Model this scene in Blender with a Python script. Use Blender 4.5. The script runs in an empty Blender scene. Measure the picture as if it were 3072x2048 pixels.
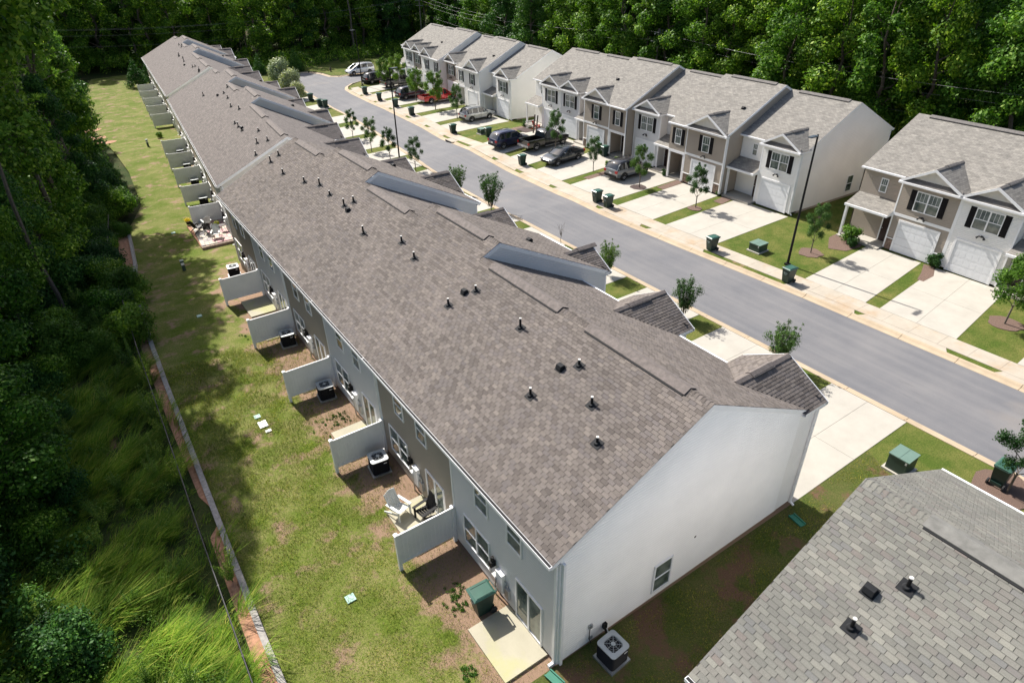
import bpy, bmesh, math, random
import numpy as np
from mathutils import Vector, Matrix
rad = math.radians
SC = bpy.context.scene
COL = SC.collection
# ------------------------------------------------------------------ camera
CAM = Vector((-7.461, -8.859, 19.392)); YAW, PITCH, ROLL, FPX = 0.59535, 0.56776, -0.0190, 1920.0
def _cam():
    cy, sy = math.cos(YAW), math.sin(YAW); cp, sp = math.cos(PITCH), math.sin(PITCH)
    f = Vector((sy*cp, cy*cp, -sp)); r = Vector((cy, -sy, 0)); u = r.cross(f)
    c, s = math.cos(ROLL), math.sin(ROLL)
    return c*r + s*u, -s*r + c*u, f
CR, CU, CF = _cam()
cd = bpy.data.cameras.new('camera'); cam = bpy.data.objects.new('camera', cd); COL.objects.link(cam)
M = Matrix((CR, CU, -CF)).transposed().to_4x4(); M.translation = CAM
cam.matrix_world = M
cd.sensor_width = 36; cd.lens = FPX/3072*36; cd.shift_y = 0.00127; cd.clip_start = .1; cd.clip_end = 2000
SC.camera = cam
def px(p):   # pixel in the 3072 wide photograph, used only to rank pieces by size
    d = Vector(p)-CAM; w = d.dot(CF)
    if w <= .1: return (-9e9, -9e9, w)
    return (1536+FPX*d.dot(CR)/w, 1024-FPX*d.dot(CU)/w+4, w)
# ------------------------------------------------------------------ light
SUN = Vector((-0.92, 8.62, 8.76)).normalized()
W = bpy.data.worlds.new('World'); SC.world = W; W.use_nodes = True
nt = W.node_tree; bg = nt.nodes['Background']; sky = nt.nodes.new('ShaderNodeTexSky')
sky.sky_type = 'NISHITA'; sky.sun_disc = False; sky.sun_elevation = math.asin(SUN.z); sky.sun_rotation = math.atan2(SUN.x, SUN.y)
sky.air_density = 1.0; sky.dust_density = 3.0; sky.ozone_density = 1.0
nt.links.new(sky.outputs[0], bg.inputs[0]); bg.inputs[1].default_value = 0.095
sl = bpy.data.lights.new('sun', 'SUN'); sl.energy = 4.9; sl.angle = rad(.53); sl.color = (1, .955, .89)
so = bpy.data.objects.new('sun', sl); COL.objects.link(so); so.rotation_euler = SUN.to_track_quat('Z', 'Y').to_euler()
SC.view_settings.view_transform = 'Standard'; SC.view_settings.look = 'None'; SC.view_settings.gamma = 1
SC.view_settings.exposure = 0.80; SC.view_settings.use_curve_mapping = False
SC.render.engine = 'CYCLES'; SC.cycles.max_bounces = 6; SC.cycles.transparent_max_bounces = 6
rnd = random.Random(7); NR = np.random.default_rng(11)
# ------------------------------------------------------------------ terrain height
def interp(x, pts):
    if x <= pts[0][0]: return pts[0][1]
    for (a, b), (c, d) in zip(pts, pts[1:]):
        if x <= c: return b+(d-b)*(x-a)/(c-a)
    return pts[-1][1]
HL = [(32, 0), (43, -1.3), (79, -1.4), (85, -1.9), (125, -2.1)]
HR = [(52, 0.05), (60, -.83), (100, -.9), (120, -1.2)]
def hh(x, y):
    l = interp(y, HL); r = interp(y, HR); t = min(1, max(0, (x-13)/23)); return l+(r-l)*t
# ------------------------------------------------------------------ tags
def tag(o, label=None, cat=None, group=None, kind=None):
    if label: o['label'] = label
    if cat: o['category'] = cat
    if group: o['group'] = group
    if kind: o['kind'] = kind
    return o
def thing(name, label, cat, loc=(0, 0, 0), rz=0, group=None, kind=None):
    o = bpy.data.objects.new(name, None); o.empty_display_size = .3; COL.objects.link(o)
    o.location = loc; o.rotation_euler = (0, 0, rz)
    return tag(o, label, cat, group, kind)
def dup(root, loc, rz, label, group=None, sc=None):
    r = root.copy(); COL.objects.link(r); r.location = loc; r.rotation_euler = (0, 0, rz)
    if sc is not None: r.scale = sc
    r['label'] = label
    if group: r['group'] = group
    for ch in root.children:
        c = ch.copy(); COL.objects.link(c); c.parent = r
        for g in ch.children:
            d = g.copy(); COL.objects.link(d); d.parent = c
    return r
def part(name, mesh, parent, loc=(0, 0, 0), rot=(0, 0, 0), sc=None, label=None, kind=None):
    o = bpy.data.objects.new(name, mesh); COL.objects.link(o); o.parent = parent; o.location = loc; o.rotation_euler = rot
    if sc is not None: o.scale = sc
    if label: o['label'] = label
    if kind: o['kind'] = kind
    return o
# ------------------------------------------------------------------ mesh builder
class MB:
    def __init__(s): s.v = []; s.f = []; s.m = []; s.uv = []; s.cur = 0
    def mat(s, i): s.cur = i; return s
    def face(s, pts, uv=None):
        n = len(s.v); s.v += [tuple(p) for p in pts]; s.f.append(tuple(range(n, n+len(pts)))); s.m.append(s.cur)
        s.uv.append(uv if uv else [(0, 0)]*len(pts)); return s
    def box(s, a, b):
        x0, x1 = sorted((a[0], b[0])); y0, y1 = sorted((a[1], b[1])); z0, z1 = sorted((a[2], b[2]))
        p = [(x0, y0, z0), (x1, y0, z0), (x1, y1, z0), (x0, y1, z0), (x0, y0, z1), (x1, y0, z1), (x1, y1, z1), (x0, y1, z1)]
        return s.hexa(p)
    def hexa(s, p):
        for q in ((3, 2, 1, 0), (4, 5, 6, 7), (0, 1, 5, 4), (1, 2, 6, 5), (2, 3, 7, 6), (3, 0, 4, 7)): s.face([p[i] for i in q])
        return s
    def prism(s, poly, d):     # polygon extruded by the vector d
        d = Vector(d); a = [Vector(p) for p in poly]; b = [p+d for p in a]
        s.face(a[::-1]); s.face(b)
        for i in range(len(a)):
            j = (i+1) % len(a); s.face([a[i], a[j], b[j], b[i]])
        return s
    def tube(s, pts, r, n=8, cap=True):
        pts = [Vector(p) for p in pts]; rr = r if isinstance(r, (list, tuple)) else [r]*len(pts); rings = []
        for i, p in enumerate(pts):
            t = (pts[min(i+1, len(pts)-1)]-pts[max(i-1, 0)]).normalized()
            a = t.cross(Vector((0, 0, 1))) if abs(t.z) < .95 else t.cross(Vector((1, 0, 0))); a.normalize(); b = t.cross(a)
            rings.append([p+(a*math.cos(k*2*math.pi/n)+b*math.sin(k*2*math.pi/n))*rr[i] for k in range(n)])
        for A, B in zip(rings, rings[1:]):
            for k in range(n): s.face([A[k], A[(k+1) % n], B[(k+1) % n], B[k]])
        if cap: s.face(rings[0][::-1]); s.face(rings[-1])
        return s
    def cone(s, c, r0, r1, z0, z1, n=12):
        return s.tube([(c[0], c[1], z0), (c[0], c[1], z1)], [r0, r1], n)
    def loft(s, rings, cap=True):
        n = len(rings[0])
        for A, B in zip(rings, rings[1:]):
            for k in range(n): s.face([A[k], A[(k+1) % n], B[(k+1) % n], B[k]])
        if cap: s.face(rings[0][::-1]); s.face(rings[-1])
        return s
    def mesh(s, name, mats, smooth=False, weld=False):
        me = bpy.data.meshes.new(name); me.from_pydata(s.v, [], s.f)
        for m in (mats if isinstance(mats, (list, tuple)) else [mats]): me.materials.append(m)
        me.polygons.foreach_set('material_index', s.m)
        ul = me.uv_layers.new(name='UVMap'); flat = [c for u in s.uv for q in u for c in q]; ul.data.foreach_set('uv', flat)
        if weld or smooth:
            bm = bmesh.new(); bm.from_mesh(me); bmesh.ops.remove_doubles(bm, verts=bm.verts, dist=1e-4)
            bmesh.ops.recalc_face_normals(bm, faces=bm.faces); bm.to_mesh(me); bm.free()
        if smooth:
            me.polygons.foreach_set('use_smooth', [True]*len(me.polygons))
            try: me.set_sharp_from_angle(angle=rad(38))
            except Exception: pass
        me.update(); return me
    def obj(s, name, mats, parent=None, **k):
        sm = k.pop('smooth', False); wd = k.pop('weld', False)
        return part(name, s.mesh(name, mats, sm, wd), parent, **k)
def npmesh(name, V, F, mat, smooth=False):     # V (n,3), F (m,k)
    me = bpy.data.meshes.new(name); n, m, k = len(V), len(F), F.shape[1]
    me.vertices.add(n); me.vertices.foreach_set('co', np.ascontiguousarray(V, dtype=np.float32).ravel())
    me.loops.add(m*k); me.loops.foreach_set('vertex_index', F.astype(np.int32).ravel())
    me.polygons.add(m); me.polygons.foreach_set('loop_start', np.arange(0, m*k, k, dtype=np.int32))
    me.update(calc_edges=True)
    if not smooth: me.polygons.foreach_set('use_smooth', [False]*m)
    for q in (mat if isinstance(mat, (list, tuple)) else [mat]): me.materials.append(q)
    return me
# ------------------------------------------------------------------ materials
def newmat(name, rough=.7, metal=0, spec=.5):
    m = bpy.data.materials.new(name); m.use_nodes = True; t = m.node_tree; b = t.nodes['Principled BSDF']
    b.inputs['Roughness'].default_value = rough; b.inputs['Metallic'].default_value = metal; b.inputs['Specular IOR Level'].default_value = spec
    return m, t, b
def N(t, k, **a):
    n = t.nodes.new(k)
    for q, v in a.items(): setattr(n, q, v)
    return n
def L(t, a, b): t.links.new(a, b)
def ramp(t, src, stops):
    r = N(t, 'ShaderNodeValToRGB'); e = r.color_ramp.elements
    while len(e) < len(stops): e.new(.5)
    for q, (p, c) in zip(e, stops): q.position = p; q.color = (*c, 1)
    L(t, src, r.inputs[0]); return r.outputs[0]
def mixc(t, f, a, b, mode='MIX'):
    m = N(t, 'ShaderNodeMix', data_type='RGBA', blend_type=mode)
    for s, v in ((m.inputs[0], f), (m.inputs[6], a), (m.inputs[7], b)):
        if hasattr(v, 'is_linked') or hasattr(v, 'node'): L(t, v, s)
        elif isinstance(v, (tuple, list)): s.default_value = (*v, 1)
        else: s.default_value = v
    return m.outputs[2]
def noise(t, scale, detail=4, vec=None, rough=.55, dist=0):
    n = N(t, 'ShaderNodeTexNoise'); n.inputs['Scale'].default_value = scale; n.inputs['Detail'].default_value = detail
    n.inputs['Roughness'].default_value = rough; n.inputs['Distortion'].default_value = dist
    if vec is None: vec = N(t, 'ShaderNodeNewGeometry').outputs['Position']
    L(t, vec, n.inputs['Vector']); return n.outputs[0]
def bump(t, b, src, strength=.3, dist=.02):
    n = N(t, 'ShaderNodeBump'); n.inputs['Strength'].default_value = strength; n.inputs['Distance'].default_value = dist
    L(t, src, n.inputs['Height']); L(t, n.outputs[0], b.inputs['Normal'])
def plain(name, c, rough=.6, metal=0, var=.12, scale=3, bmp=0, spec=.5, coat=0):
    m, t, b = newmat(name, rough, metal, spec)
    n = noise(t, scale, 5)
    lo = tuple(x*(1-var) for x in c); hi = tuple(min(1, x*(1+var)) for x in c)
    L(t, ramp(t, n, [(.3, lo), (.7, hi)]), b.inputs['Base Color'])
    if bmp: bump(t, b, noise(t, scale*12, 3), bmp)
    if coat: b.inputs['Coat Weight'].default_value = coat; b.inputs['Coat Roughness'].default_value = .05
    return m
def rand01(t):      # per piece random: object random + island random
    o = N(t, 'ShaderNodeObjectInfo'); g = N(t, 'ShaderNodeNewGeometry'); a = N(t, 'ShaderNodeMath', operation='ADD'); f = N(t, 'ShaderNodeMath', operation='FRACT')
    L(t, o.outputs['Random'], a.inputs[0]); L(t, g.outputs['Random Per Island'], a.inputs[1]); L(t, a.outputs[0], f.inputs[0]); return f.outputs[0]
def shinglemat(name, stops):
    m, t, b = newmat(name, .92, 0, .2)
    c = ramp(t, rand01(t), stops); n = noise(t, 55, 4, rough=.8); big = noise(t, .35, 3)
    c = mixc(t, 1, c, ramp(t, n, [(.3, (.8, .8, .8)), (.7, (1.2, 1.2, 1.2))]), 'MULTIPLY')
    c = mixc(t, 1, c, ramp(t, big, [(.3, (.9, .9, .9)), (.7, (1.1, 1.09, 1.08))]), 'MULTIPLY')
    L(t, c, b.inputs['Base Color']); bump(t, b, n, .5, .006); return m
def shingletex(name, c1, c2, mortar):
    m, t, b = newmat(name, .92, 0, .2)
    uv = N(t, 'ShaderNodeUVMap'); br = N(t, 'ShaderNodeTexBrick'); L(t, uv.outputs[0], br.inputs['Vector'])
    br.offset = .5; br.inputs['Scale'].default_value = 1; br.inputs['Brick Width'].default_value = .27; br.inputs['Row Height'].default_value = .13
    br.inputs['Mortar Size'].default_value = .007; br.inputs['Mortar Smooth'].default_value = .3; br.inputs['Bias'].default_value = 0
    for k, c in (('Color1', c1), ('Color2', c2), ('Mortar', mortar)): br.inputs[k].default_value = (*c, 1)
    n = noise(t, 1.4, 6, vec=uv.outputs[0], rough=.75)
    c = mixc(t, 1, br.outputs[0], ramp(t, n, [(.3, (.8, .8, .8)), (.7, (1.18, 1.17, 1.15))]), 'MULTIPLY')
    mp = N(t, 'ShaderNodeMapping'); L(t, uv.outputs[0], mp.inputs[0]); mp.inputs['Scale'].default_value = (1.2, 6, 1)
    c = mixc(t, 1, c, ramp(t, noise(t, 1, 4, vec=mp.outputs[0], rough=.7), [(.35, (.84, .84, .85)), (.65, (1.14, 1.13, 1.12))]), 'MULTIPLY')
    L(t, c, b.inputs['Base Color']); bump(t, b, br.outputs[1], -.5, .01); return m
mSh1 = shinglemat('roof_shingle_brown', [(0, (.098, .085, .077)), (.3, (.134, .117, .105)), (.5, (.158, .138, .125)), (.68, (.124, .110, .105)), (.85, (.178, .155, .137)), (1, (.110, .096, .088))])
mShF = shinglemat('roof_shingle_grey', [(0, (.140, .138, .124)), (.25, (.160, .158, .141)), (.45, (.182, .180, .158)), (.6, (.152, .145, .131)), (.75, (.215, .212, .183)), (.88, (.146, .146, .139)), (1, (.160, .142, .128))])
mShT = shingletex('roof_texture_brown', (.126, .112, .106), (.165, .147, .138), (.075, .067, .064))
mShO = shingletex('roof_texture_grey', (.185, .176, .16), (.255, .243, .22), (.12, .112, .10))
mUnder = plain('roof_underlay', (.05, .045, .045), .9)
mSidW = plain('siding_white', (.79, .775, .74), .55, var=.04, scale=.6)
mSidG = plain('siding_pale_grey', (.62, .61, .60), .55, var=.04, scale=.6)
mSidT = plain('siding_tan', (.34, .29, .235), .6, var=.05, scale=.8)
mSidC = plain('siding_cream', (.66, .62, .55), .6, var=.04, scale=.8)
mSidB = plain('siding_blue_white', (.60, .61, .60), .6, var=.04, scale=.8)
mTrim = plain('white_trim', (.78, .78, .78), .45, var=.04)
mVinyl = plain('fence_vinyl', (.74, .74, .73), .4, var=.05, scale=1.2)
mSteel = plain('galvanised_steel', (.45, .46, .46), .4, .7)
mBlack = plain('black_plastic', (.010, .010, .011), .5, spec=.2)
mDark = plain('dark_void', (.012, .012, .013), .9)
mRubber = plain('tyre_rubber', (.022, .022, .022), .85)
mPipe = plain('vent_pipe_black', (.010, .010, .011), .6, spec=.2)
mPipeTop = plain('vent_pipe_rim', (.62, .6, .56), .5)
mLead = plain('pipe_flashing', (.018, .019, .021), .7, spec=.15)
mShut = plain('shutter_black', (.009, .008, .009), .7, spec=.15)
mGarage = plain('garage_door_white', (.72, .735, .75), .45, var=.03)
mDoor = plain('entry_door_dark', (.03, .014, .014), .4)
mSlate = plain('bluish_siding_side', (.36, .42, .47), .6, var=.04)
def glassmat():
    m, t, b = newmat('window_glass', .06, 0, .8)
    g = N(t, 'ShaderNodeNewGeometry'); n = noise(t, 1.6, 3)
    L(t, ramp(t, n, [(.35, (.03, .05, .05)), (.65, (.17, .20, .175))]), b.inputs['Base Color']); return m
mGlass = glassmat()
mGlassDark = plain('dark_glass', (.012, .015, .018), .08, spec=.8)
mCarGlass = plain('car_glass', (.012, .016, .02), .04, spec=1.0)
def concrete(name, c, bigv=.1, stain=None):
    m, t, b = newmat(name, .85, 0, .25)
    c1 = ramp(t, noise(t, .8, 6, rough=.65), [(.3, tuple(x*(1-bigv) for x in c)), (.7, tuple(x*(1+bigv*.6) for x in c))])
    c1 = mixc(t, 1, c1, ramp(t, noise(t, 60, 3), [(.3, (.93, .93, .93)), (.7, (1.06, 1.06, 1.06))]), 'MULTIPLY')
    if stain:
        c1 = mixc(t, ramp(t, noise(t, .55, 5, rough=.6), [(.50, (0, 0, 0)), (.68, (1, 1, 1))]), c1, stain)
    L(t, c1, b.inputs['Base Color']); bump(t, b, noise(t, 90, 3), .15, .005); return m
mConc = concrete('driveway_concrete', (.405, .38, .33))
mWalk = concrete('sidewalk_concrete', (.40, .355, .29), .14, (.37, .28, .19))
mKerb = concrete('kerb_concrete', (.42, .335, .235), .16, (.36, .28, .19))
mPatio = concrete('patio_concrete', (.40, .37, .28), .12, (.39, .38, .19))
mJoint = concrete('joint_dark', (.24, .215, .18), .2)
mFound = concrete('foundation', (.36, .31, .26), .1, (.36, .20, .12))
def asphalt():
    m, t, b = newmat('asphalt', .88, 0, .3)
    c = ramp(t, noise(t, 90, 5, rough=.8), [(.3, (.105, .106, .110)), (.7, (.20, .20, .206))])
    c = mixc(t, 1, c, ramp(t, noise(t, .35, 5), [(.3, (.86, .87, .9)), (.7, (1.12, 1.1, 1.08))]), 'MULTIPLY')
    g = N(t, 'ShaderNodeNewGeometry'); mp = N(t, 'ShaderNodeMapping'); L(t, g.outputs['Position'], mp.inputs[0]); mp.inputs['Scale'].default_value = (2.2, .06, 1)
    c = mixc(t, 1, c, ramp(t, noise(t, 1, 3, vec=mp.outputs[0]), [(.35, (.93, .93, .94)), (.65, (1.07, 1.06, 1.05))]), 'MULTIPLY')
    c = mixc(t, ramp(t, noise(t, .12, 4, rough=.7), [(.58, (0, 0, 0)), (.75, (.5, .5, .5))]), c, (.25, .215, .18))
    cw = mixc(t, ramp(t, noise(t, .5, 2, vec=mp.outputs[0]), [(.497, (0, 0, 0)), (.5, (.28, .28, .28)), (.503, (0, 0, 0))]), c, (.05, .05, .055)); c = cw
    L(t, c, b.inputs['Base Color']); bump(t, b, noise(t, 120, 3), .3, .006); return m
mRoad = asphalt()
def groundmat(name, greens, dry, dirt, dirt_amt, fine=30, wall=False, lo=.3):
    m, t, b = newmat(name, .95, 0, .1)
    g = N(t, 'ShaderNodeNewGeometry')
    c = ramp(t, noise(t, fine, 5, rough=.8), [(.28, tuple(x*.40 for x in greens[0])), (.5, greens[0]), (.72, greens[1])])
    c = mixc(t, ramp(t, noise(t, .5, 6, rough=.7), [(.40, (0, 0, 0)), (.66, (1, 1, 1))]), c, mixc(t, ramp(t, noise(t, fine*1.3, 4), [(.35, (0, 0, 0)), (.6, (1, 1, 1))]), c, dry))
    f = ramp(t, noise(t, .42, 7, rough=.72), [(dirt_amt, (0, 0, 0)), (dirt_amt+.07, (1, 1, 1))])
    if wall:      # bare red soil along the back walls of the first row of houses (x = 0)
        sx = N(t, 'ShaderNodeSeparateXYZ'); L(t, g.outputs['Position'], sx.inputs[0])
        a = N(t, 'ShaderNodeMapRange'); L(t, sx.outputs[0], a.inputs[0]); a.inputs[1].default_value = -2.9; a.inputs[2].default_value = -.35; a.inputs[3].default_value = 0; a.inputs[4].default_value = .36
        a2 = N(t, 'ShaderNodeMapRange'); L(t, sx.outputs[1], a2.inputs[0]); a2.inputs[1].default_value = 34; a2.inputs[2].default_value = 40; a2.inputs[3].default_value = 1; a2.inputs[4].default_value = 0
        mu = N(t, 'ShaderNodeMath', operation='MULTIPLY'); L(t, a.outputs[0], mu.inputs[0]); L(t, a2.outputs[0], mu.inputs[1]); a = mu
        ad = N(t, 'ShaderNodeMath', operation='ADD'); L(t, noise(t, .8, 6, rough=.7), ad.inputs[0]); L(t, a.outputs[0], ad.inputs[1])
        f = ramp(t, ad.outputs[0], [(dirt_amt-.04, (0, 0, 0)), (dirt_amt+.07, (1, 1, 1))])
    d = mixc(t, noise(t, 22, 5, rough=.8), tuple(x*.7 for x in dirt), tuple(x*1.25 for x in dirt))
    c = mixc(t, f, c, d)
    L(t, c, b.inputs['Base Color']); bump(t, b, noise(t, fine*1.5, 4, rough=.8), .6, .04); return m
mYard = groundmat('yard_grass', ((.085, .125, .016), (.175, .21, .035)), (.25, .215, .095), (.26, .175, .12), .58, 15, True)
mLawn = groundmat('street_lawn', ((.06, .095, .015), (.115, .145, .028)), (.19, .165, .055), (.25, .17, .10), .63, 14)
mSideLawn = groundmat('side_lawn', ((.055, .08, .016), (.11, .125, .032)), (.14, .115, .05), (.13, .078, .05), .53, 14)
mFloor = groundmat('forest_floor', ((.03, .05, .012), (.055, .085, .02)), (.075, .06, .03), (.14, .085, .05), .60, 6)
mMeadow = groundmat('meadow_soil', ((.03, .05, .012), (.05, .08, .02)), (.08, .08, .03), (.26, .15, .09), .60, 10)
mRedDirt = plain('red_clay', (.36, .19, .115), .95, var=.3, scale=6, bmp=.4)
mMulch = plain('brown_mulch', (.14, .09, .068), .95, var=.5, scale=28, bmp=.8)
mMulchD = plain('dark_mulch', (.06, .04, .035), .95, var=.5, scale=28, bmp=.8)
mGab = plain('siding_gable_brightened', (.87, .86, .835), .55, var=.05, scale=.5)  # same siding as the rear, brightened in colour to stand for sky light
mWood = plain('weathered_timber', (.30, .28, .26), .85, var=.25, scale=9, bmp=.3)
mPole = plain('pole_wood', (.16, .14, .12), .85, var=.2, scale=5)
mBark = plain('bark', (.11, .085, .065), .9, var=.3, scale=8, bmp=.5)
mBarkL = plain('bark_pale', (.14, .115, .09), .9, var=.25, scale=8, bmp=.3)
mStone = plain('ledge_stone', (.20, .14, .105), .8, var=.6, scale=7, bmp=.4)
def leafmat(name, stops, trans=.34, rough=.5, hue=.1):
    m = bpy.data.materials.new(name); m.use_nodes = True; t = m.node_tree; b = t.nodes['Principled BSDF']; out = t.nodes['Material Output']
    g = N(t, 'ShaderNodeNewGeometry'); c = ramp(t, g.outputs['Random Per Island'], stops)
    o = N(t, 'ShaderNodeObjectInfo'); tc = N(t, 'ShaderNodeTexCoord')
    c = mixc(t, 1, c, ramp(t, o.outputs['Random'], [(0, (.55, .70, .62)), (.5, (.98, 1, .95)), (1, (1.45, 1.3, .95))]), 'MULTIPLY')
    c = mixc(t, 1, c, ramp(t, noise(t, .55, 3), [(.32, (.55, .62, .58)), (.68, (1.45, 1.38, 1.2))]), 'MULTIPLY')  # clump tone variation, partly painting the dark gaps of crowns into the leaf colour
    L(t, c, b.inputs['Base Color']); b.inputs['Roughness'].default_value = rough; b.inputs['Specular IOR Level'].default_value = .12
    tr = N(t, 'ShaderNodeBsdfTranslucent'); L(t, mixc(t, 1, c, (1.25, 1.35, .6), 'MULTIPLY'), tr.inputs[0]); mx = N(t, 'ShaderNodeMixShader'); mx.inputs[0].default_value = trans
    L(t, b.outputs[0], mx.inputs[1]); L(t, tr.outputs[0], mx.inputs[2]); L(t, mx.outputs[0], out.inputs[0]); return m
mLeafF = leafmat('forest_leaf', [(0, (.030, .08, .010)), (.5, (.08, .175, .020)), (.85, (.16, .28, .04)), (1, (.30, .40, .10))])
mLeafD = leafmat('dark_leaf', [(0, (.018, .06, .016)), (.6, (.045, .12, .030)), (1, (.10, .20, .05))], .25)
mLeafP = leafmat('pine_needle', [(0, (.08, .17, .03)), (.6, (.16, .30, .06)), (1, (.30, .44, .12))], .3)
mLeafS = leafmat('street_tree_leaf', [(0, (.03, .075, .02)), (.6, (.055, .12, .035)), (1, (.10, .16, .07))], .3)
mLeafY = leafmat('fresh_green_leaf', [(0, (.05, .11, .02)), (.6, (.09, .18, .03)), (1, (.15, .24, .05))], .35)
mLeafSilver = leafmat('silver_leaf', [(0, (.16, .20, .13)), (.6, (.32, .36, .25)), (1, (.60, .62, .50))], .2)
mGrassT = leafmat('tall_grass_blade', [(0, (.06, .14, .02)), (.5, (.13, .24, .028)), (.8, (.20, .30, .045)), (1, (.36, .36, .11))], .4)
mWeed = leafmat('weed_leaf', [(0, (.09, .18, .035)), (.6, (.19, .30, .06)), (1, (.38, .42, .14))], .35)
mBlade = leafmat('lawn_blade', [(0, (.065, .12, .014)), (.45, (.13, .185, .026)), (.75, (.22, .22, .05)), (1, (.36, .32, .12))], .25)
def paint(name, c, metal=.4, rough=.28):
    m, t, b = newmat(name, rough, metal); b.inputs['Base Color'].default_value = (*c, 1); b.inputs['Coat Weight'].default_value = 1; b.inputs['Coat Roughness'].default_value = .04
    n = noise(t, 2.5, 4); L(t, ramp(t, n, [(.3, tuple(x*.93 for x in c)), (.7, tuple(min(1, x*1.05) for x in c))]), b.inputs['Base Color']); return m
mBin = plain('bin_green_body', (.012, .035, .027), .45)
mBinLid = plain('bin_green_lid', (.035, .10, .075), .35, var=.08)
mBoxG = plain('utility_green', (.12, .19, .155), .5, var=.06)
mBoxD = plain('utility_green_dark', (.03, .055, .042), .5)
mRed = plain('red_light', (.35, .01, .01), .2)
mHead = plain('headlight', (.6, .62, .64), .12, spec=.9)
mRim = plain('alloy_rim', (.5, .5, .51), .3, .8)
mPlate = plain('licence_plate', (.6, .6, .62), .5)
mCable = plain('wire_dark', (.03, .03, .03), .6)
mWireL = plain('wire_pale', (.20, .20, .20), .5)
# ------------------------------------------------------------------ houses
ZW = 4.99; DA = 10.892; PB = 11.816; FBW = 12.70
PROF = {'A': (5.549, 7.824, 11.19), 'B': (6.431, 8.25, 13.0)}     # ridge u, ridge z, front eave u
def rz_back(u, t): R, H, E = PROF[t]; return ZW+(u+.3)*(H-ZW)/(R+.3)
def rz_front(u, t): R, H, E = PROF[t]; return ZW+(E-u)*(H-ZW)/(E-R)
def rtop(u, t): return min(rz_back(u, t), rz_front(u, t))
def lap(mb, O, ex, n, z0, z1, span, course=.115, proud=.026):
    """horizontal lap boards; span(z) gives the interval along ex"""
    O = Vector(O); ex = Vector(ex); n = Vector(n); z = z0; up = Vector((0, 0, 1))
    while z < z1-.01:
        h = min(course, z1-z); a = span(z+.001); b = span(z+h-.001)
        if a[1] > a[0]:
            if b[1] <= b[0]: m = (a[0]+a[1])/2; b = (m-.005, m+.005)
            c = ((a[0]*.35+b[0]*.65), (a[1]*.35+b[1]*.65)); q = [O+ex*c[0]+up*(z+h*.65)+n*(proud-.004), O+ex*c[1]+up*(z+h*.65)+n*(proud-.004)]
            p = [O+ex*a[0]+up*z+n*proud, O+ex*a[1]+up*z+n*proud, O+ex*b[1]+up*(z+h)+n*.001, O+ex*b[0]+up*(z+h)+n*.001]
            mb.face([p[0], p[1], q[1], q[0]]); mb.face([q[0], q[1], p[2], p[3]]); mb.face([O+ex*a[0]+up*z+n*.001, O+ex*a[1]+up*z+n*.001, p[1], p[0]])
        z += course
_c = {}
def winmesh(w, h, dbl, grille):
    k = (w, h, dbl, grille)
    if k in _c: return _c[k]
    f = MB(); t = .055
    for x in (-w/2, w/2-t): f.box((x, -.05, -h/2), (x+t, 0, h/2))
    for z in (-h/2, h/2-t): f.box((-w/2+t, -.048, z), (w/2-t, 0, z+t))
    f.box((-w/2+t, -.042, -.022), (w/2-t, 0, .022))
    if dbl: f.box((-.045, -.046, -h/2+t), (.045, 0, -.022)); f.box((-.045, -.046, .022), (.045, 0, h/2-t))
    fm = f.mesh('window', mTrim)
    xs = [(-w/2+t, -.045), (.045, w/2-t)] if dbl else [(-w/2+t, w/2-t)]
    panes = []
    for a, b in xs:
        for z0, z1 in ((-h/2+t, -.022), (.022, h/2-t)):
            panes.append((MB().box((-(b-a)/2, -.018, -(z1-z0)/2), ((b-a)/2, -.008, (z1-z0)/2)).mesh('pane', mGlass), ((a+b)/2, 0, (z0+z1)/2)))
    gm = None
    if grille:
        gm = []
        for a, b in xs:
            g = MB()
            for q in (1, 2): x = a+(b-a)*q/3; g.box((x-.009, -.026, .024), (x+.009, -.0185, h/2-t-.002))
            g.box((a, -.026, h/2-t-.02), (b, -.0185, h/2-t-.001)); gm.append(g.mesh('grille', mTrim))
    _c[k] = (fm, panes, gm); return _c[k]
ROT = {'+X': rad(90), '-X': rad(-90), '-Y': 0, '+Y': rad(180)}
def window(root, pos, face, w=.82, h=1.38, dbl=False, grille=True, shut=None):
    fm, panes, gm = winmesh(w, h, dbl, grille); o = part('window', fm, root, pos, (0, 0, ROT[face]))
    for pm, pl in panes: part('pane', pm, o, pl)
    for g_ in (gm or ()): part('grille', g_, o)
    if shut:
        k = ('sh', h, shut.name)
        if k not in _c:
            s = MB().box((-.18, -.035, -h/2), (.18, 0, h/2)); 
            for i in range(2):
                z0 = -h/2+.06+i*(h/2-.02); n = 9
                for j in range(n): zz = z0+j*(h/2-.1)/n; s.face([(-.13, -.036, zz), (.13, -.036, zz), (.13, -.046, zz+.02), (-.13, -.046, zz+.02)]); s.face([(-.13, -.046, zz+.02), (.13, -.046, zz+.02), (.13, -.036, zz+.045), (-.13, -.036, zz+.045)])
            _c[k] = s.mesh('shutter', shut)
        for sx in (-1, 1):
            d = Vector((sx*(w/2+.19), 0, 0)); d.rotate(Matrix.Rotation(ROT[face], 3, 'Z')); part('shutter', _c[k], root, Vector(pos)+d, (0, 0, ROT[face]))
    return o
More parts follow.
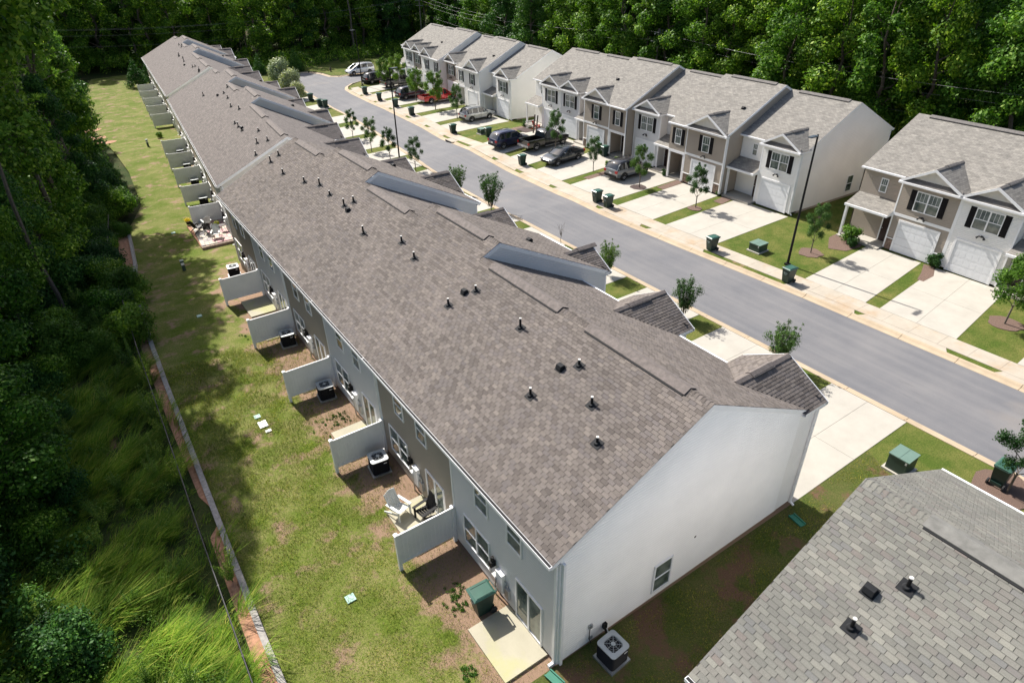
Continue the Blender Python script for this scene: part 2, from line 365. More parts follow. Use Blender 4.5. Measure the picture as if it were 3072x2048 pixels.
def garage(root, pos, w=2.55, h=2.15):
    if 'gar' not in _c:
        f = MB(); t = .13
        for x in (-w/2-t, w/2): f.box((x, -.05, 0), (x+t, 0, h+t))
        f.box((-w/2, -.05, h), (w/2, 0, h+t)); _c['gar'] = f.mesh('garage_door', mTrim)
        p = MB().box((-w/2, -.022, 0), (w/2, -.002, h/4-.015)); n = 6
        for i in range(n):
            a = -w/2+.08+i*(w-.16)/n; b = a+(w-.16)/n-.08
            p.box((a, -.0255, .08), (b, -.0225, h/4-.10))
        _c['gp'] = p.mesh('door_panel', mGarage)
    o = part('garage_door', _c['gar'], root, pos, (0, 0, ROT['+X']))
    for i in range(4): part('door_panel', _c['gp'], o, (0, 0, i*h/4+.004))
def wall_light(root, pos):
    if 'wl' not in _c:
        m = MB().box((-.06, -.04, -.06), (.06, 0, .06))
        for s in (-1, 1): m.tube([(0, -.05, 0), (s*.13, -.12, .02), (s*.24, -.2, -.10)], [.025, .045, .075], 8)
        _c['wl'] = m.mesh('flood_light', mBlack)
    part('flood_light', _c['wl'], root, pos, (0, 0, ROT['+X']))
def tabmesh(w, mat):
    k = ('tab', w, mat.name)
    if k not in _c:
        v = tabverts(w); m = MB(); m.v = [tuple(p) for p in v]; m.f = [tuple(f) for f in TABF]; m.m = [0]*5; m.uv = [[(0, 0)]*4]*5; _c[k] = m.mesh('shingle', mat)
    return _c[k]
TABF = np.array([(4, 5, 6, 7), (0, 1, 5, 4), (1, 2, 6, 5), (3, 0, 4, 7), (2, 3, 7, 6)])
TW, TH, GAP = .27, .13, .013
def tabverts(w, l=.15): return np.array([(0, 0, 0), (w, 0, 0), (w, l, 0), (0, l, 0), (0, 0, .016), (w, 0, .016), (w, l, .004), (0, l, .004)], float)
def tabs_on(O, ex, ey, ez, S, span, tabs, rng):
    """collect shingle tabs on a plane; span(s) interval along ex at slope distance s"""
    n = int(S/TH); O = np.array(O, float); ex = np.array(ex, float); ey = np.array(ey, float); ez = np.array(ez, float)
    for i in range(n+1):
        s = i*TH; l = min(.15, S-s)
        if l < .03: continue
        a, b = span(s+.05); 
        if b-a < .03: continue
        off = (i % 2)*TW*.5+(i % 5)*.021+rng.uniform(-.01, .01); k0 = math.floor((a-off)/TW)
        k = k0
        while off+k*TW < b:
            x0 = max(a, off+k*TW); x1 = min(b, off+(k+1)*TW-GAP); k += 1
            if x1-x0 < .02: continue
            tabs.append((O+ex*x0+ey*s+ez*(.002+rng.uniform(0, .003)), ex, ey, ez, x1-x0, l))
def emit_tabs(root, tabs, mat, M0, individual=300):
    full = []
    for i, (o, ex, ey, ez, w, l) in enumerate(tabs):
        if abs(w-(TW-GAP)) < 1e-6 and l == .15:
            p = px(M0 @ Vector(o))
            if -20 < p[0] < 3090 and -20 < p[1] < 2070:
                q = [px(M0 @ Vector(o+ex*a+ey*b)) for a, b in ((0, 0), (w, 0), (w, .13), (0, .13))]
                ar = abs(sum(q[j][0]*q[(j+1) % 4][1]-q[(j+1) % 4][0]*q[j][1] for j in range(4)))
                full.append((-ar, i))
    full.sort(); ind = set(i for _, i in full[:individual]); tm = tabmesh(TW-GAP, mat)
    V = []; F = []; n = 0
    for i, (o, ex, ey, ez, w, l) in enumerate(tabs):
        if i in ind:
            ob = bpy.data.objects.new('shingle', tm); COL.objects.link(ob); ob.parent = root
            m = Matrix((Vector(ex), Vector(ey), Vector(ez))).transposed(); ob.location = o; ob.rotation_euler = m.to_euler()
        else:
            t = tabverts(w, l); V.append(o+t[:, :1]*ex+t[:, 1:2]*ey+t[:, 2:]*ez); F.append(TABF+n); n += 8
    me = npmesh('shingles', np.concatenate(V), np.concatenate(F), mat); part('shingles', me, root, kind='stuff', label='the smaller overlapping shingles of this roof')
def townhouse_row(name, label, pose, sg, Lr, secs, units, cols, shmat, geo=False, rearkind=None, vents=(), boxes=(), lightroof=False, near_boards=False, ends=(1, 1), found=None, back_lap=True):
    X, Y, T, Z = pose; ang = -T if sg > 0 else math.pi-T
    root = thing(name, label, 'building', (X, Y, Z), ang); M0 = Matrix.Translation((X, Y, Z)) @ Matrix.Rotation(ang, 4, 'Z')
    P = lambda u, v, z: (u, sg*v, z)
    F = '-Y' if sg > 0 else '+Y'; Bk = '+Y' if sg > 0 else '-Y'
    nv = (0, -sg, 0)
    colat = lambda v: next((c for a, b, c in cols if a <= v < b), cols[-1][2])
    # foundation
    f = MB(); f.box(P(.02, .02, -1.2), P(DA-.02, Lr-.02, .12)); f.obj('foundation', mFound, root)
    # roof slabs
    tabs = []; rng = random.Random(3)
    for k, (v0, v1, t) in enumerate(secs):
        R, H, E = PROF[t]; a0 = v0-(.04 if k == 0 else 0); a1 = v1+(.04 if k == len(secs)-1 else 0); r = MB(); th = .14
        sb = math.hypot(R+.3, H-ZW); sf = math.hypot(E-R, H-ZW)
        def slab(p0, p1, q0, q1, S, uvo):   # eave p0-p1, ridge q0-q1
            r.mat(0 if not geo else 1); w = a1-a0; r.face([p0, p1, q1, q0], [(a0, uvo), (a1, uvo), (a1, uvo+S), (a0, uvo+S)])
            r.mat(2); d = Vector((0, 0, -th)); P4 = [Vector(p) for p in (p0, p1, q1, q0)]; r.face([p+d for p in P4][::-1])
            for i, j in ((0, 1), (1, 2), (2, 3), (3, 0)): r.face([P4[i], P4[i]+d, P4[j]+d, P4[j]])
        dz = -.005 if geo else 0
        slab(P(-.3, a0, ZW+dz), P(-.3, a1, ZW+dz), P(R, a0, H+dz), P(R, a1, H+dz), sb, 0)
        slab(P(E, a0, ZW+dz), P(E, a1, ZW+dz), P(R, a0, H+dz), P(R, a1, H+dz), sf, 50)
        r.obj('roof', [shmat, mUnder, mTrim], root)
        if geo:
            al = math.atan2(H-ZW, R+.3); be = math.atan2(H-ZW, E-R)
            lo, hi = (a0, a1) if sg > 0 else (-a1, -a0)
            tabs_on((-.3, 0, ZW), (0, -1, 0), (math.cos(al), 0, math.sin(al)), (-math.sin(al), 0, math.cos(al)), sb-.05, lambda s: (-hi, -lo), tabs, rng)
            tabs_on((E, 0, ZW), (0, 1, 0), (-math.cos(be), 0, math.sin(be)), (math.sin(be), 0, math.cos(be)), sf-.05, lambda s: (lo, hi), tabs, rng)
            cap = MB(); v = a0
            while v < a1:
                w = min(.14, a1-v); z1 = H+.021; z2 = H+.018
                for du, al_ in ((-.17, al), (.17, be)):
                    cap.face([P(R, v, z1+.012), P(R, v+w, z2), P(R+du, v+w, z2-abs(du)*math.tan(al_)-.012), P(R+du, v, z1-abs(du)*math.tan(al_))])
                    cap.face([P(R+du, v, z1-abs(du)*math.tan(al_)), P(R+du, v+w, z2-abs(du)*math.tan(al_)-.012), P(R+du, v+w, z2-abs(du)*math.tan(al_)-.04), P(R+du, v, z1-abs(du)*math.tan(al_)-.04)])
                v += .14
            cap.obj('ridge_cap', shmat, root, kind='stuff')
        # ridge vent: raised cap over a dark slot
        m = MB(); c0, c1 = v0+.9, v1-.9; 
        if geo == 'F': spans = [(v0+.9, v1-1.55)]
        elif v1-v0 > 9: spans = [(v0+.9, (v0+v1)/2-.8), ((v0+v1)/2+.8, v1-.9)]
        else: spans = [(c0, c1)]
        sl = (H-ZW)/(R+.3)
        for c0, c1 in spans:
            m.mat(1); 
            for s, du in ((1, -.31), (1, .31)):
                m.prism([P(R, c0, H+.01), P(R+du, c0, H-.31*sl+.01), P(R+du, c0, H-.31*sl+.042), P(R, c0, H+.042)], Vector(P(0, c1-c0, 0)))
            m.mat(0)
            for du in (-.27, .27):
                m.prism([P(R, c0-.04, H+.047), P(R+du, c0-.04, H-.27*sl+.047), P(R+du, c0-.04, H-.27*sl+.066), P(R, c0-.04, H+.066)], Vector(P(0, c1-c0+.08, 0)))
        m.obj('ridge_vent', [mCapF if geo == 'F' else (mCap if not lightroof else mCapO), mDark], root)
        # rear eave gutter and front gutter
        g = MB(); g.box(P(-.42, a0, ZW-.12), P(-.305, a1, ZW-.005)); g.mat(1); g.box(P(-.405, a0+.02, ZW-.004), P(-.32, a1-.02, ZW-.001)); g.obj('gutter', [mTrim, mDark], root)
        g = MB(); g.box(P(E+.005, a0, ZW-.12), P(E+.12, a1, ZW-.005)); g.obj('gutter', mTrim, root)
        # soffits
        MB().box(P(-.3, a0+.01, ZW-.16), P(0, a1-.01, ZW-.142)).obj('soffit', mTrim, root); MB().box(P(E-.3, a0+.01, ZW-.16), P(E, a1-.01, ZW-.142)).obj('soffit', mTrim, root)
        # walls of the section
        cm = colat((v0+v1)/2); W0 = MB(); fu = DA if t == 'A' else FBW
        if k == 0 or t == 'B':
            # gable wall facing the camera
            def span(z, t=t, fu=fu):
                if z < ZW: return (0, fu)
                R_, H_, E_ = PROF[t]; return (max(0, (z-ZW)/(H_-ZW)*(R_+.3)-.3+.2), min(fu, E_-(z-ZW)/(H_-ZW)*(E_-R_)-.2))
            O = P(0, v0, 0); n = nv
            if k == 0 and near_boards:
                z = .12
                while z < H-.22:
                    b = MB(); lap(b, O, (1, 0, 0), n, z, min(z+.115, H-.2), span); b.obj('siding_board', mGab, root); z += .115
                W0.face([Vector(P(0, v0, .1)), Vector(P(fu, v0, .1)), Vector(P(fu, v0, ZW-.1)), Vector(P(R, v0, H-.2)), Vector(P(0, v0, ZW-.1))])
            else:
                lap(W0, O, (1, 0, 0), n, .12 if k == 0 else .5, H-.2, span)
            W0.obj('wall', mGab if near_boards and k == 0 else cm[0], root)
            # rake boards
            rk = MB(); q = .03
            for (ua, za), (ub, zb_) in (((-.3, ZW), (R, H)), ((E, ZW), (R, H))):
                rk.prism([P(ua, v0-q-.045*0, za-.02), P(ub, v0-q, zb_-.02), P(ub, v0-q, zb_-.20), P(ua, v0-q, za-.20)], Vector(P(0, q-.002, 0)))
            rk.obj('rake_board', mTrim, root)
        if k == len(secs)-1 or t == 'B':
            Wb = MB(); zz = [(0, .1), (fu, .1), (fu, ZW-.1), (R, H-.16), (0, ZW-.1)]; Wb.face([P(u, v1, z) for u, z in zz]); Wb.obj('wall', cm[0], root)
    # rear wall in unit strips
    for i, (ua, ub) in enumerate([(k*6.1, min(Lr, (k+1)*6.1)) for k in range(int(math.ceil(Lr/6.1-.01)))]):
        c = cols_rear[i % len(cols_rear)] if rearkind else cols[0][2]
        if rearkind and geo == 1 and i < 5:
            z = .12
            while z < ZW-.16:
                b = MB(); lap(b, P(0, ua, 0), (0, sg, 0), (-1, 0, 0), z, min(z+.115, ZW-.16), lambda z: (.001, ub-ua-.001)); b.obj('siding_board', c, root); z += .115
        else:
            b = MB(); lap(b, P(0, ua, 0), (0, sg, 0), (-1, 0, 0), .12, ZW-.16, lambda z: (.001, ub-ua-.001)); b.obj('wall', c, root)
        if rearkind:
            zf = lambda a: ua+a
            window(root, P(-.015, zf(4.1), 3.82), '-X', .82, 1.15, grille=False)
            window(root, P(-.015, zf(2.2), 3.82), '-X', .82, 1.15, grille=False)
            window(root, P(-.015, zf(4.55), 1.38), '-X', 1.7, 1.42, True, grille=False)
            # sliding door
            if 'sd' not in _c:
                m = MB(); w, h = 1.42, 1.92
                for x in (-w/2, -.04, w/2-.06): m.box((x, -.06, 0), (x+(.08 if x == -.04 else .06), 0, h))
                for z in (0, h-.07): m.box((-w/2+.06, -.055, z), (-.04, 0, z+.07)); m.box((.04, -.055, z), (w/2-.06, 0, z+.07))
                _c['sd'] = m.mesh('sliding_door', mTrim); _c['sp'] = MB().box((-w/4+.05, -.03, -h/2+.07), (w/4-.05, -.02, h/2-.07)).mesh('pane', mGlass)
            d = part('sliding_door', _c['sd'], root, P(-.015, zf(1.43), .1), (0, 0, ROT['-X']))
            for s in (-1, 1): part('pane', _c['sp'], d, (s*.355, 0, .96))
            if 'mt' not in _c:
                m = MB().box((-.17, -.16, .55), (.17, 0, 1.45)); m.box((-.19, -.18, 1.45), (.19, 0, 1.47)); m.mat(1).box((.25, -.12, .5), (.47, 0, .95)); m.tube([(.36, -.06, .95), (.36, -.06, 1.15), (.2, -.06, 1.2)], .025, 6)
                m.tube([(-.3, -.12, 0), (-.3, -.12, .8)], .03, 6); m.box((-.42, -.2, .8), (-.18, -.04, 1.05)); m.mat(2).box((-.52, -.22, 1.35), (-.38, -.02, 1.6)); m.tube([(-.45, -.12, 1.62), (-.45, -.12, 1.8)], .06, 8)
                m.mat(1).box((-.5, -.05, .25), (-.38, 0, .37))
                _c['mt'] = m.mesh('meter_box', [mTrim, mSteel, mBlack])
            part('meter_box', _c['mt'], root, P(-.015, zf(2.95), 0), (0, 0, ROT['-X']))
            if 'ds' not in _c:
                m = MB().box((-.045, -.09, .15), (.045, -.015, ZW-.15)); m.box((-.045, -.26, .02), (.045, -.015, .15)); _c['ds'] = m.mesh('downspout', mTrim)
            if i % 2 == 0: part('downspout', _c['ds'], root, P(-.015, zf(.07), 0), (0, 0, ROT['-X']))
            tb = MB().box(P(-.035, ub-.05, .1), P(-.014, ub+.05, ZW-.17)); tb.obj('corner_trim', mTrim, root)
    # corner boards
    cb = MB(); UC = PB if units and units[0][0] == 'P' and units[0][1] < .25 else DA
    MB().box(P(UC-.1, -.038, .1), P(UC+.02, -.014, ZW-.17)).obj('corner_trim', mTrim, root)
    cb.box(P(-.02, -.038, .1), P(.1, -.014, ZW-.17)); cb.box(P(-.034, -.034, .1), P(-.012, .09, ZW-.17)); cb.obj('corner_trim', mTrim, root)
    # street side
    def gable(v0, v1, ue, t, um, gtan):
        """small front gable roof; ue = eave u, wall at um"""
        R, H, E = PROF[t]; ze = 5.0; zp = 5.0+(v1-v0)/2*.57; sl = (H-ZW)/(E-R); uR = E-(zp-ZW)/sl; uE = E-(ze-ZW)/sl; vm = (v0+v1)/2; S = math.hypot((v1-v0)/2, zp-ze)
        g = MB(); th = Vector((0, 0, -.12))
        for va, s in ((v0, 1), (v1, -1)):
            q = [P(ue, va, ze), P(ue, vm, zp), P(uR-.3, vm, zp), P(uE-.3, va, ze)]
            g.mat(1 if geo else 0).face(q, [(ue, 0), (ue, S), (uR, S), (uE, 0)])
            g.mat(2).face([Vector(p)+th for p in q]); g.face([q[0], q[3], Vector(q[3])+th, Vector(q[0])+th]); g.face([q[0], q[1], Vector(q[1])+th, Vector(q[0])+th])
            if geo:
                al = math.atan2(zp-ze, (v1-v0)/2); lo = v1 if s < 0 else v0
                ey = np.array((0, sg*s*math.cos(al), math.sin(al))); ez = np.array((0, -sg*s*math.sin(al), math.cos(al))); ex = np.cross(ey, ez)
                d = ex[0]
                tabs_on((0, sg*va, ze), ex, ey, ez, S-.03, (lambda q_, d=d: tuple(sorted((d*ue, d*(uE+(uR-uE)*q_/S+.02))))), tabs, rng)
        g.obj('gable_roof', [shmat, mUnder, mTrim], root)
        c = MB()
        c.mat(0)
        for du in (-.14, .14): c.prism([P(uR+.05, vm, zp+.02), P(uR+.05, vm+du, zp+.02-.14*.57), P(uR+.05, vm+du, zp+.045-.14*.57), P(uR+.05, vm, zp+.045)], (ue-uR-.05, 0, 0))
        c.mat(1).box(P(uR+.9, vm-.16, zp-.05), P(uR+2.0 if ue-uR > 2.3 else ue-.6, vm+.16, zp+.0)); c.mat(0)
        for du in (-.19, .19): c.prism([P(uR+.85, vm, zp+.05), P(uR+.85, vm+du, zp+.05-.19*.57), P(uR+.85, vm+du, zp+.085-.19*.57), P(uR+.85, vm, zp+.085)], (1.2, 0, 0))
        c.obj('ridge_vent', [mCap if not lightroof else mCapO, mDark], root)
        # face
        ft = MB(); ft.mat(0).prism([P(um+.01, v0+.15, ze+.05), P(um+.01, v1-.15, ze+.05), P(um+.01, vm, zp-.05)], (-.02, 0, 0)) 
        n = 7
        for i in range(n):
            v = v0+.5+i*(v1-v0-1)/(n-1); hz = ze+(min(v-v0, v1-v)*.57)-.22
            if hz > ze+.25: ft.mat(0).box(P(um+.011, v-.015, ze+.2), P(um+.028, v+.015, hz))
        ft.mat(1).face([P(ue+.02, v0+.1, ze), P(ue+.02, v1-.1, ze), P(um+.012, v1-.25, ze+.24), P(um+.012, v0+.25, ze+.24)], [(v0, 0), (v1, 0), (v1, .4), (v0, .4)])
        for va in (v0, v1):
            ft.mat(2).prism([P(ue+.005, va, ze-.14), P(ue+.005, va, ze+.03), P(ue+.005, vm, zp+.015), P(ue+.005, vm, zp-.16)], (.035, 0, 0))
        ft.mat(2).box(P(ue-.02, v0, ze-.15), P(ue+.10, v1, ze-.02)); ft.box(P(um-.1, v0, ze-.16), P(ue, v1, ze-.145))
        ft.obj('gable_trim', [gtan, mShingleSide if not lightroof else mCapO, mTrim], root)
    def unit(kind, a, b, c, d, col, side):
        """P: bay a-b, recess c-d ; Q: gable part a-b, flat part c-d"""
        main, gt, stone, shut = col; w = MB(); t = 'A' if kind == 'P' else 'B'; U = PB if kind == 'P' else FBW
        lap(w, P(U, a, 0), (0, sg, 0), (1, 0, 0), .15, ZW-.16, lambda z: (.02, b-a-.02))
        if kind == 'P':
            for v, s in ((a, -1), (b, 1)): lap(w, P(DA-.1, v, 0), (1, 0, 0), (0, sg*s, 0), .15, ZW-.16, lambda z: (0, U-DA+.1))
            lap(w, P(DA, c, 0), (0, sg, 0), (1, 0, 0), .15, ZW-.16, lambda z: (0, d-c))
        else:
            lap(w, P(U, c, 0), (0, sg, 0), (1, 0, 0), 2.45, ZW-.16, lambda z: (.0, d-c)); far = d if c >= b-.5 else c
            for v, s in ((a, -1), (b, 1)): lap(w, P(U-1.8, v, 0), (1, 0, 0), (0, sg*s, 0), .15, 2.5, lambda z: (0, 1.8))
            lap(w, P(U-1.7, c, 0), (0, sg, 0), (1, 0, 0), .15, 2.5, lambda z: (0, d-c)); w.box(P(U-1.7, c, 2.38), P(U-.02, d, 2.44))
        w.obj('wall', main, root)
        tr = MB()
        for v in (a, b): tr.box(P(U+.002, v-.05, .1), P(U+.03, v+.05, ZW-.17)); tr.box(P(U-.07, v-.03, .1), P(U+.001, v+.03, ZW-.17))
        if stone: tr.box(P(U+.014, a+.05, 2.52), P(U+.035, b-.05, 2.72))
        if kind == 'Q':
            tr.box(P(U+.014, c+.05 if c > a else c, 2.38), P(U+.04, d if c > a else d-.05, 2.62))
            po = d-.1 if c > a else c+.1
            tr.box(P(U-.14, po-.08, 0), P(U+.02, po+.08, 2.4)); pi_ = c+.16 if c > a else d-.16; tr.box(P(U-.14, pi_-.07, 0), P(U+.02, pi_+.07, 2.4))
        tr.obj('trim', mTrim, root)
        vm = (a+b)/2; garage(root, P(U+.012, vm, .05)); wall_light(root, P(U+.03, vm, 2.85))
        if stone:
            st = MB(); r2 = random.Random(int(a*10)); 
            for (sa, sb) in ((a+.08, vm-1.45), (vm+1.45, b-.08)):
                z = .08
                while z < .85:
                    hgt = r2.uniform(.09, .15); v = sa
                    while v < sb-.03:
                        lw = min(r2.uniform(.15, .35), sb-v); st.box(P(U+.005, v, z), P(U+.04+r2.random()*.03, v+lw-.012, z+hgt-.012)); v += lw
                    z += hgt
            st.obj('stone_veneer', mStone, root); tr2 = MB().box(P(U+.005, a+.05, .86), P(U+.09, vm-1.42, .92)); tr2.box(P(U+.005, vm+1.42, .86), P(U+.09, b-.05, .92)); tr2.obj('stone_ledge', mTrim, root)
        ins = .03
        if kind == 'P':
            window(root, P(U+.014, vm, 3.84), '+X', 1.62, 1.36, True, shut=shut)
            gable(a-.14, b+.14, PB+.32, 'A', PB, gt)
            rm = (c+d)/2
            window(root, P(DA+.014, (c+d)/2+(.0), 3.95), '+X', .52, 1.0, grille=True)
            pr = MB(); pr.mat(0).face([P(DA+.01, c, 3.12), P(DA+.01, d, 3.12), P(DA+1.5, d, 2.52), P(DA+1.5, c, 2.52)], [(c, 1.6), (d, 1.6), (d, 0), (c, 0)])
            pr.mat(1); pr.prism([P(DA+.01, c, 3.115), P(DA+1.5, c, 2.515), P(DA+1.5, c, 2.40), P(DA+.01, c, 2.40)], Vector(P(0, d-c, 0)))
            pr.box(P(DA+1.5, c, 2.38), P(DA+1.6, d, 2.53)); pr.obj('porch_roof', [shmat if not geo else mShT, mTrim], root)
            po = MB(); e = d-.12 if c >= b-.5 else c+.12
            po.box(P(DA+1.25, e-.08, 0), P(DA+1.42, e+.08, 2.4)); po.obj('porch_post', mTrim, root)
            dv = (c+.5 if c >= b-.5 else d-.5); U2 = DA
        else:
            window(root, P(U+.014, vm, 3.84), '+X', .82, 1.36, shut=shut); window(root, P(U+.014, (c+d)/2, 3.84), '+X', .72, 1.36, shut=shut)
            gable(a-.1, b+.1, 13.02, 'B', FBW, gt)
            dv = (c+.62 if c > a else d-.62); U2 = U-1.7
        dm = MB().box(P(U2+.014, dv-.4, .1), P(U2+.05, dv+.4, 2.05)); dm.mat(1)
        for s in (-1, 1): dm.box(P(U2+.014, dv+s*.4, .1), P(U2+.06, dv+s*.49, 2.15))
        dm.box(P(U2+.014, dv-.39, 2.05), P(U2+.06, dv+.39, 2.15)); dm.mat(2).box(P(U2+.051, dv+.28, 1.02), P(U2+.1, dv+.34, 1.08)); dm.obj('front_door', [mDoor, mTrim, mSteel], root)
        ps = MB().box(P(U2-.2, c, -.1), P(U2+1.6, d, .09)); ps.obj('porch_slab', mConc, root)
    for q in units: unit(*q, None)
    # downspouts on the street side
    for k, (v0, v1, t) in enumerate(secs):
        if t == 'B':
            m = MB()
            for v in (v0+.06,):
                m.box(P(FBW+.03, v-.05, .1), P(FBW+.12, v+.05, ZW-.16))
            m.obj('downspout', mTrim, root)
    m = MB().box(P(UC-.12, -.12, .1), P(UC-.03, -.04, ZW-.14)); m.tube([P(UC-.075, -.08, .15), P(UC-.06, -.25, .05)], .05, 6)
    m.obj('downspout', mTrim, root)
    if sg > 0: MB().box(P(.03, -.13, .1), P(.12, -.04, ZW-.14)).obj('downspout', mTrim, root)
    if tabs: emit_tabs(root, tabs, shmat, M0)
    # roof penetrations
    if 'vp' not in _c:
        fl = MB(); fl.box((-.16, -.17, .0), (.16, .17, .012))
        fl.tube([(0, 0, .01), (0, 0, .07)], [.11, .065], 12); _c['fl'] = fl.mesh('flashing', mLead)
        for hgt in (.26, .33, .42):
            p = MB().tube([(0, 0, 0), (0, 0, hgt)], .043, 10); p.mat(1).tube([(0, 0, hgt-.01), (0, 0, hgt+.02)], .047, 10); _c['vp', hgt] = p.mesh('vent_pipe', [mPipe, mPipeTop])
        b = MB(); b.prism([(-.12, -.12, 0), (.13, -.12, 0), (.13, -.12, .12), (-.02, -.12, .17), (-.12, -.12, .07)], (0, .24, 0)); b.mat(1).box((-.17, -.16, 0), (.17, .16, .012)); _c['bv'] = b.mesh('roof_vent', [mLead, mLead]); _c['vp'] = 1
    al = math.atan2(PROF['A'][1]-ZW, 5.849)
    for j, (u, v) in enumerate(vents):
        z = rz_back(u, 'B')+.014; hgt = (.26, .33, .42)[j % 3] if j % 4 else .33
        o = part('vent_pipe', _c['vp', hgt], root, P(u, v, z)); part('flashing', _c['fl'], o, (0, 0, .01), (0, -al, 0))
    for u, v in boxes: part('roof_vent', _c['bv'], root, P(u, v, rz_back(u, 'B')+.016), (0, -al, 0))
    be = math.atan2(PROF['B'][1]-ZW, PROF['B'][2]-PROF['B'][0]); nb_ = 0
    for v0, v1, t in secs:
        if t == 'B': part('roof_vent', _c['bv'], root, P(9.8, v0+((1.3, 5.0) if sg < 0 else (2.5, 5.5))[nb_ % 2], rz_front(9.8, 'B')+.02), (0, be, 0)); nb_ += 1
    return root
mCap = plain('ridge_cap_brown', (.135, .115, .105), .9, var=.25, scale=6, bmp=.3)
mCapO = plain('ridge_cap_grey', (.13, .12, .112), .9, var=.25, scale=6)
mCapF = plain('ridge_cap_light', (.165, .162, .148), .9, var=.22, scale=4, bmp=.3)
mShingleSide = plain('shingle_strip', (.12, .10, .09), .9, var=.3, scale=6)
cols_rear = [mSidG, mSidT, mSidG, mSidT, mSidG, mSidT]
WH = (mSidW, mSidC, False, mShut); TN = (mSidT, mSidC, True, mShut); PG = (mSidG, mSidB, False, mShut); TN0 = (mSidT, mSidC, False, mShut); CR_ = (mSidW, mSidW, False, mShut)
A, B = 'A', 'B'
vB1 = [(3.87, 15.67), (4.11, 17.39), (3.38, 20.31), (4.27, 11.0), (3.2, 11.44), (4.12, 7.67), (4.24, 4.45), (2.58, 4.93), (3.51, 2.93), (2.75, 1.77), (4.0, 35.65), (3.35, 35.5), (3.26, 32.67), (3.63, 29.65), (4.01, 27.98), (3.9, 26.13), (4.34, 23.66), (3.89, 23.98)]
townhouse_row('townhouse_row', 'long nearest townhouse row with brown shingle roof and big white gable wall', (0, 0, 0, 0), 1, 36.6,
    [(0, 12.45, A), (12.45, 18.4, B), (18.4, 24.75, A), (24.75, 30.9, B), (30.9, 36.6, A)],
    [('P', .0, 3.45, 3.45, 6.2, WH), ('P', 6.3, 9.7, 9.7, 12.4, WH), ('Q', 12.5, 15.4, 15.4, 18.4, WH), ('P', 19.0, 22.4, 22.4, 24.7, WH), ('Q', 26.8, 30.3, 24.8, 26.8, WH), ('P', 31.5, 35.0, 35.0, 36.6, WH)],
    [(-1, 99, (mSidG,))], mSh1, geo=1, rearkind=1, vents=vB1, boxes=[(3.97, 11.4), (3.84, 4.93), (3.83, 23.29)], near_boards=True)
vB2 = [(3.08, .6), (4.38, 1.9), (3.7, 2.9), (4.38, 5.4), (3.48, 8.25), (3.44, 9.8), (3.41, 11.34), (4.1, 17.05), (4.41, 20.54), (4.47, 23.19), (5.1, 24.51), (2.85, 27.52), (4.47, 14.6)]
townhouse_row('townhouse_row', 'second brown roofed townhouse row, just beyond the nearest one along the back lawn', (1.144, 42.991, .0847, -1.348), 1, 36.6,
    [(0, 14.2, A), (14.2, 20.5, B), (20.5, 26.6, A), (26.6, 32.6, B), (32.6, 36.6, A)],
    [('P', 1.5, 5.0, .0, 1.5, WH), ('P', 8.0, 11.4, 11.4, 14.1, WH), ('Q', 14.3, 17.6, 17.6, 20.4, TN), ('P', 20.8, 24.2, 24.2, 26.5, WH), ('Q', 27.6, 31.0, 31.0, 32.6, WH), ('P', 32.9, 36.2, 36.2, 36.5, WH)],
    [(-1, 99, (mSidC,))], mShT, rearkind=1, vents=vB2, boxes=[(3.6, 8.9), (3.9, 23.9)])
vB3 = [(4.38, 1.2), (4.26, .8), (4.46, 1.71), (4.43, 5.02), (4.15, 5.6), (3.87, 12.4), (4.08, 15.16), (5.01, 23.45), (4.98, 26.24), (5.27, 24.71), (4.01, 19.37)]
townhouse_row('townhouse_row', 'third and farthest brown roofed townhouse row beside the pine woods', (4.937, 85.439, .0747, -2.0), 1, 36.6,
    [(0, 14.93, A), (14.93, 20.8, B), (20.8, 26.8, A), (26.8, 32.6, B), (32.6, 36.6, A)],
    [('P', 2.5, 6.0, .0, 2.5, WH), ('P', 8.2, 11.6, 11.6, 14.8, WH), ('Q', 15.0, 18.4, 18.4, 20.7, WH), ('P', 20.9, 24.3, 24.3, 26.7, WH), ('Q', 28.2, 31.6, 26.9, 28.2, WH), ('P', 33.1, 36.5, 32.7, 33.1, WH)],
    [(-1, 99, (mSidG,))], mShT, rearkind=1, vents=vB3, boxes=[(3.6, 9.9), (3.9, 17.9)])
oppunits = lambda c: [('P', 0, 3.45, 3.45, 6.25, c[0]), ('Q', 6.3, 10.75, 10.75, 12.75, c[1]), ('P', 15.0, 18.45, 12.8, 15.0, c[2]), ('Q', 21.2, 25.2, 18.65, 21.2, c[3]), ('P', 27.15, 30.45, 25.2, 27.15, c[4]), ('P', 30.5, 34.0, 34.0, 36.7, c[5])]
oppsecs = [(0, 6.3, A), (6.3, 12.8, B), (12.8, 18.6, A), (18.6, 25.2, B), (25.2, 36.7, A)]
cdef = lambda c: [(-1, 6.3, (c[0][0],)), (6.3, 12.8, (c[1][0],)), (12.8, 18.6, (c[2][0],)), (18.6, 25.2, (c[3][0],)), (25.2, 99, (c[5][0],))]
cC = [WH, TN, PG, TN, PG, WH]; cD = [WH, CR_, TN0, CR_, TN0, WH]; cE = [TN, WH, TN, WH, TN, WH]
townhouse_row('townhouse_row', 'white and tan townhouse row across the street with black shutters, behind the black street lamp', (49.879, 18.344, .031, .129), -1, 36.7, oppsecs, oppunits(cC), cdef(cC), mShO, lightroof=True)
townhouse_row('townhouse_row', 'farther white townhouse row across the street with the red pickup parked in front', (52.166, 60.301, .0700, -.831), -1, 36.7, oppsecs, oppunits(cD), cdef(cD), mShO, lightroof=True)
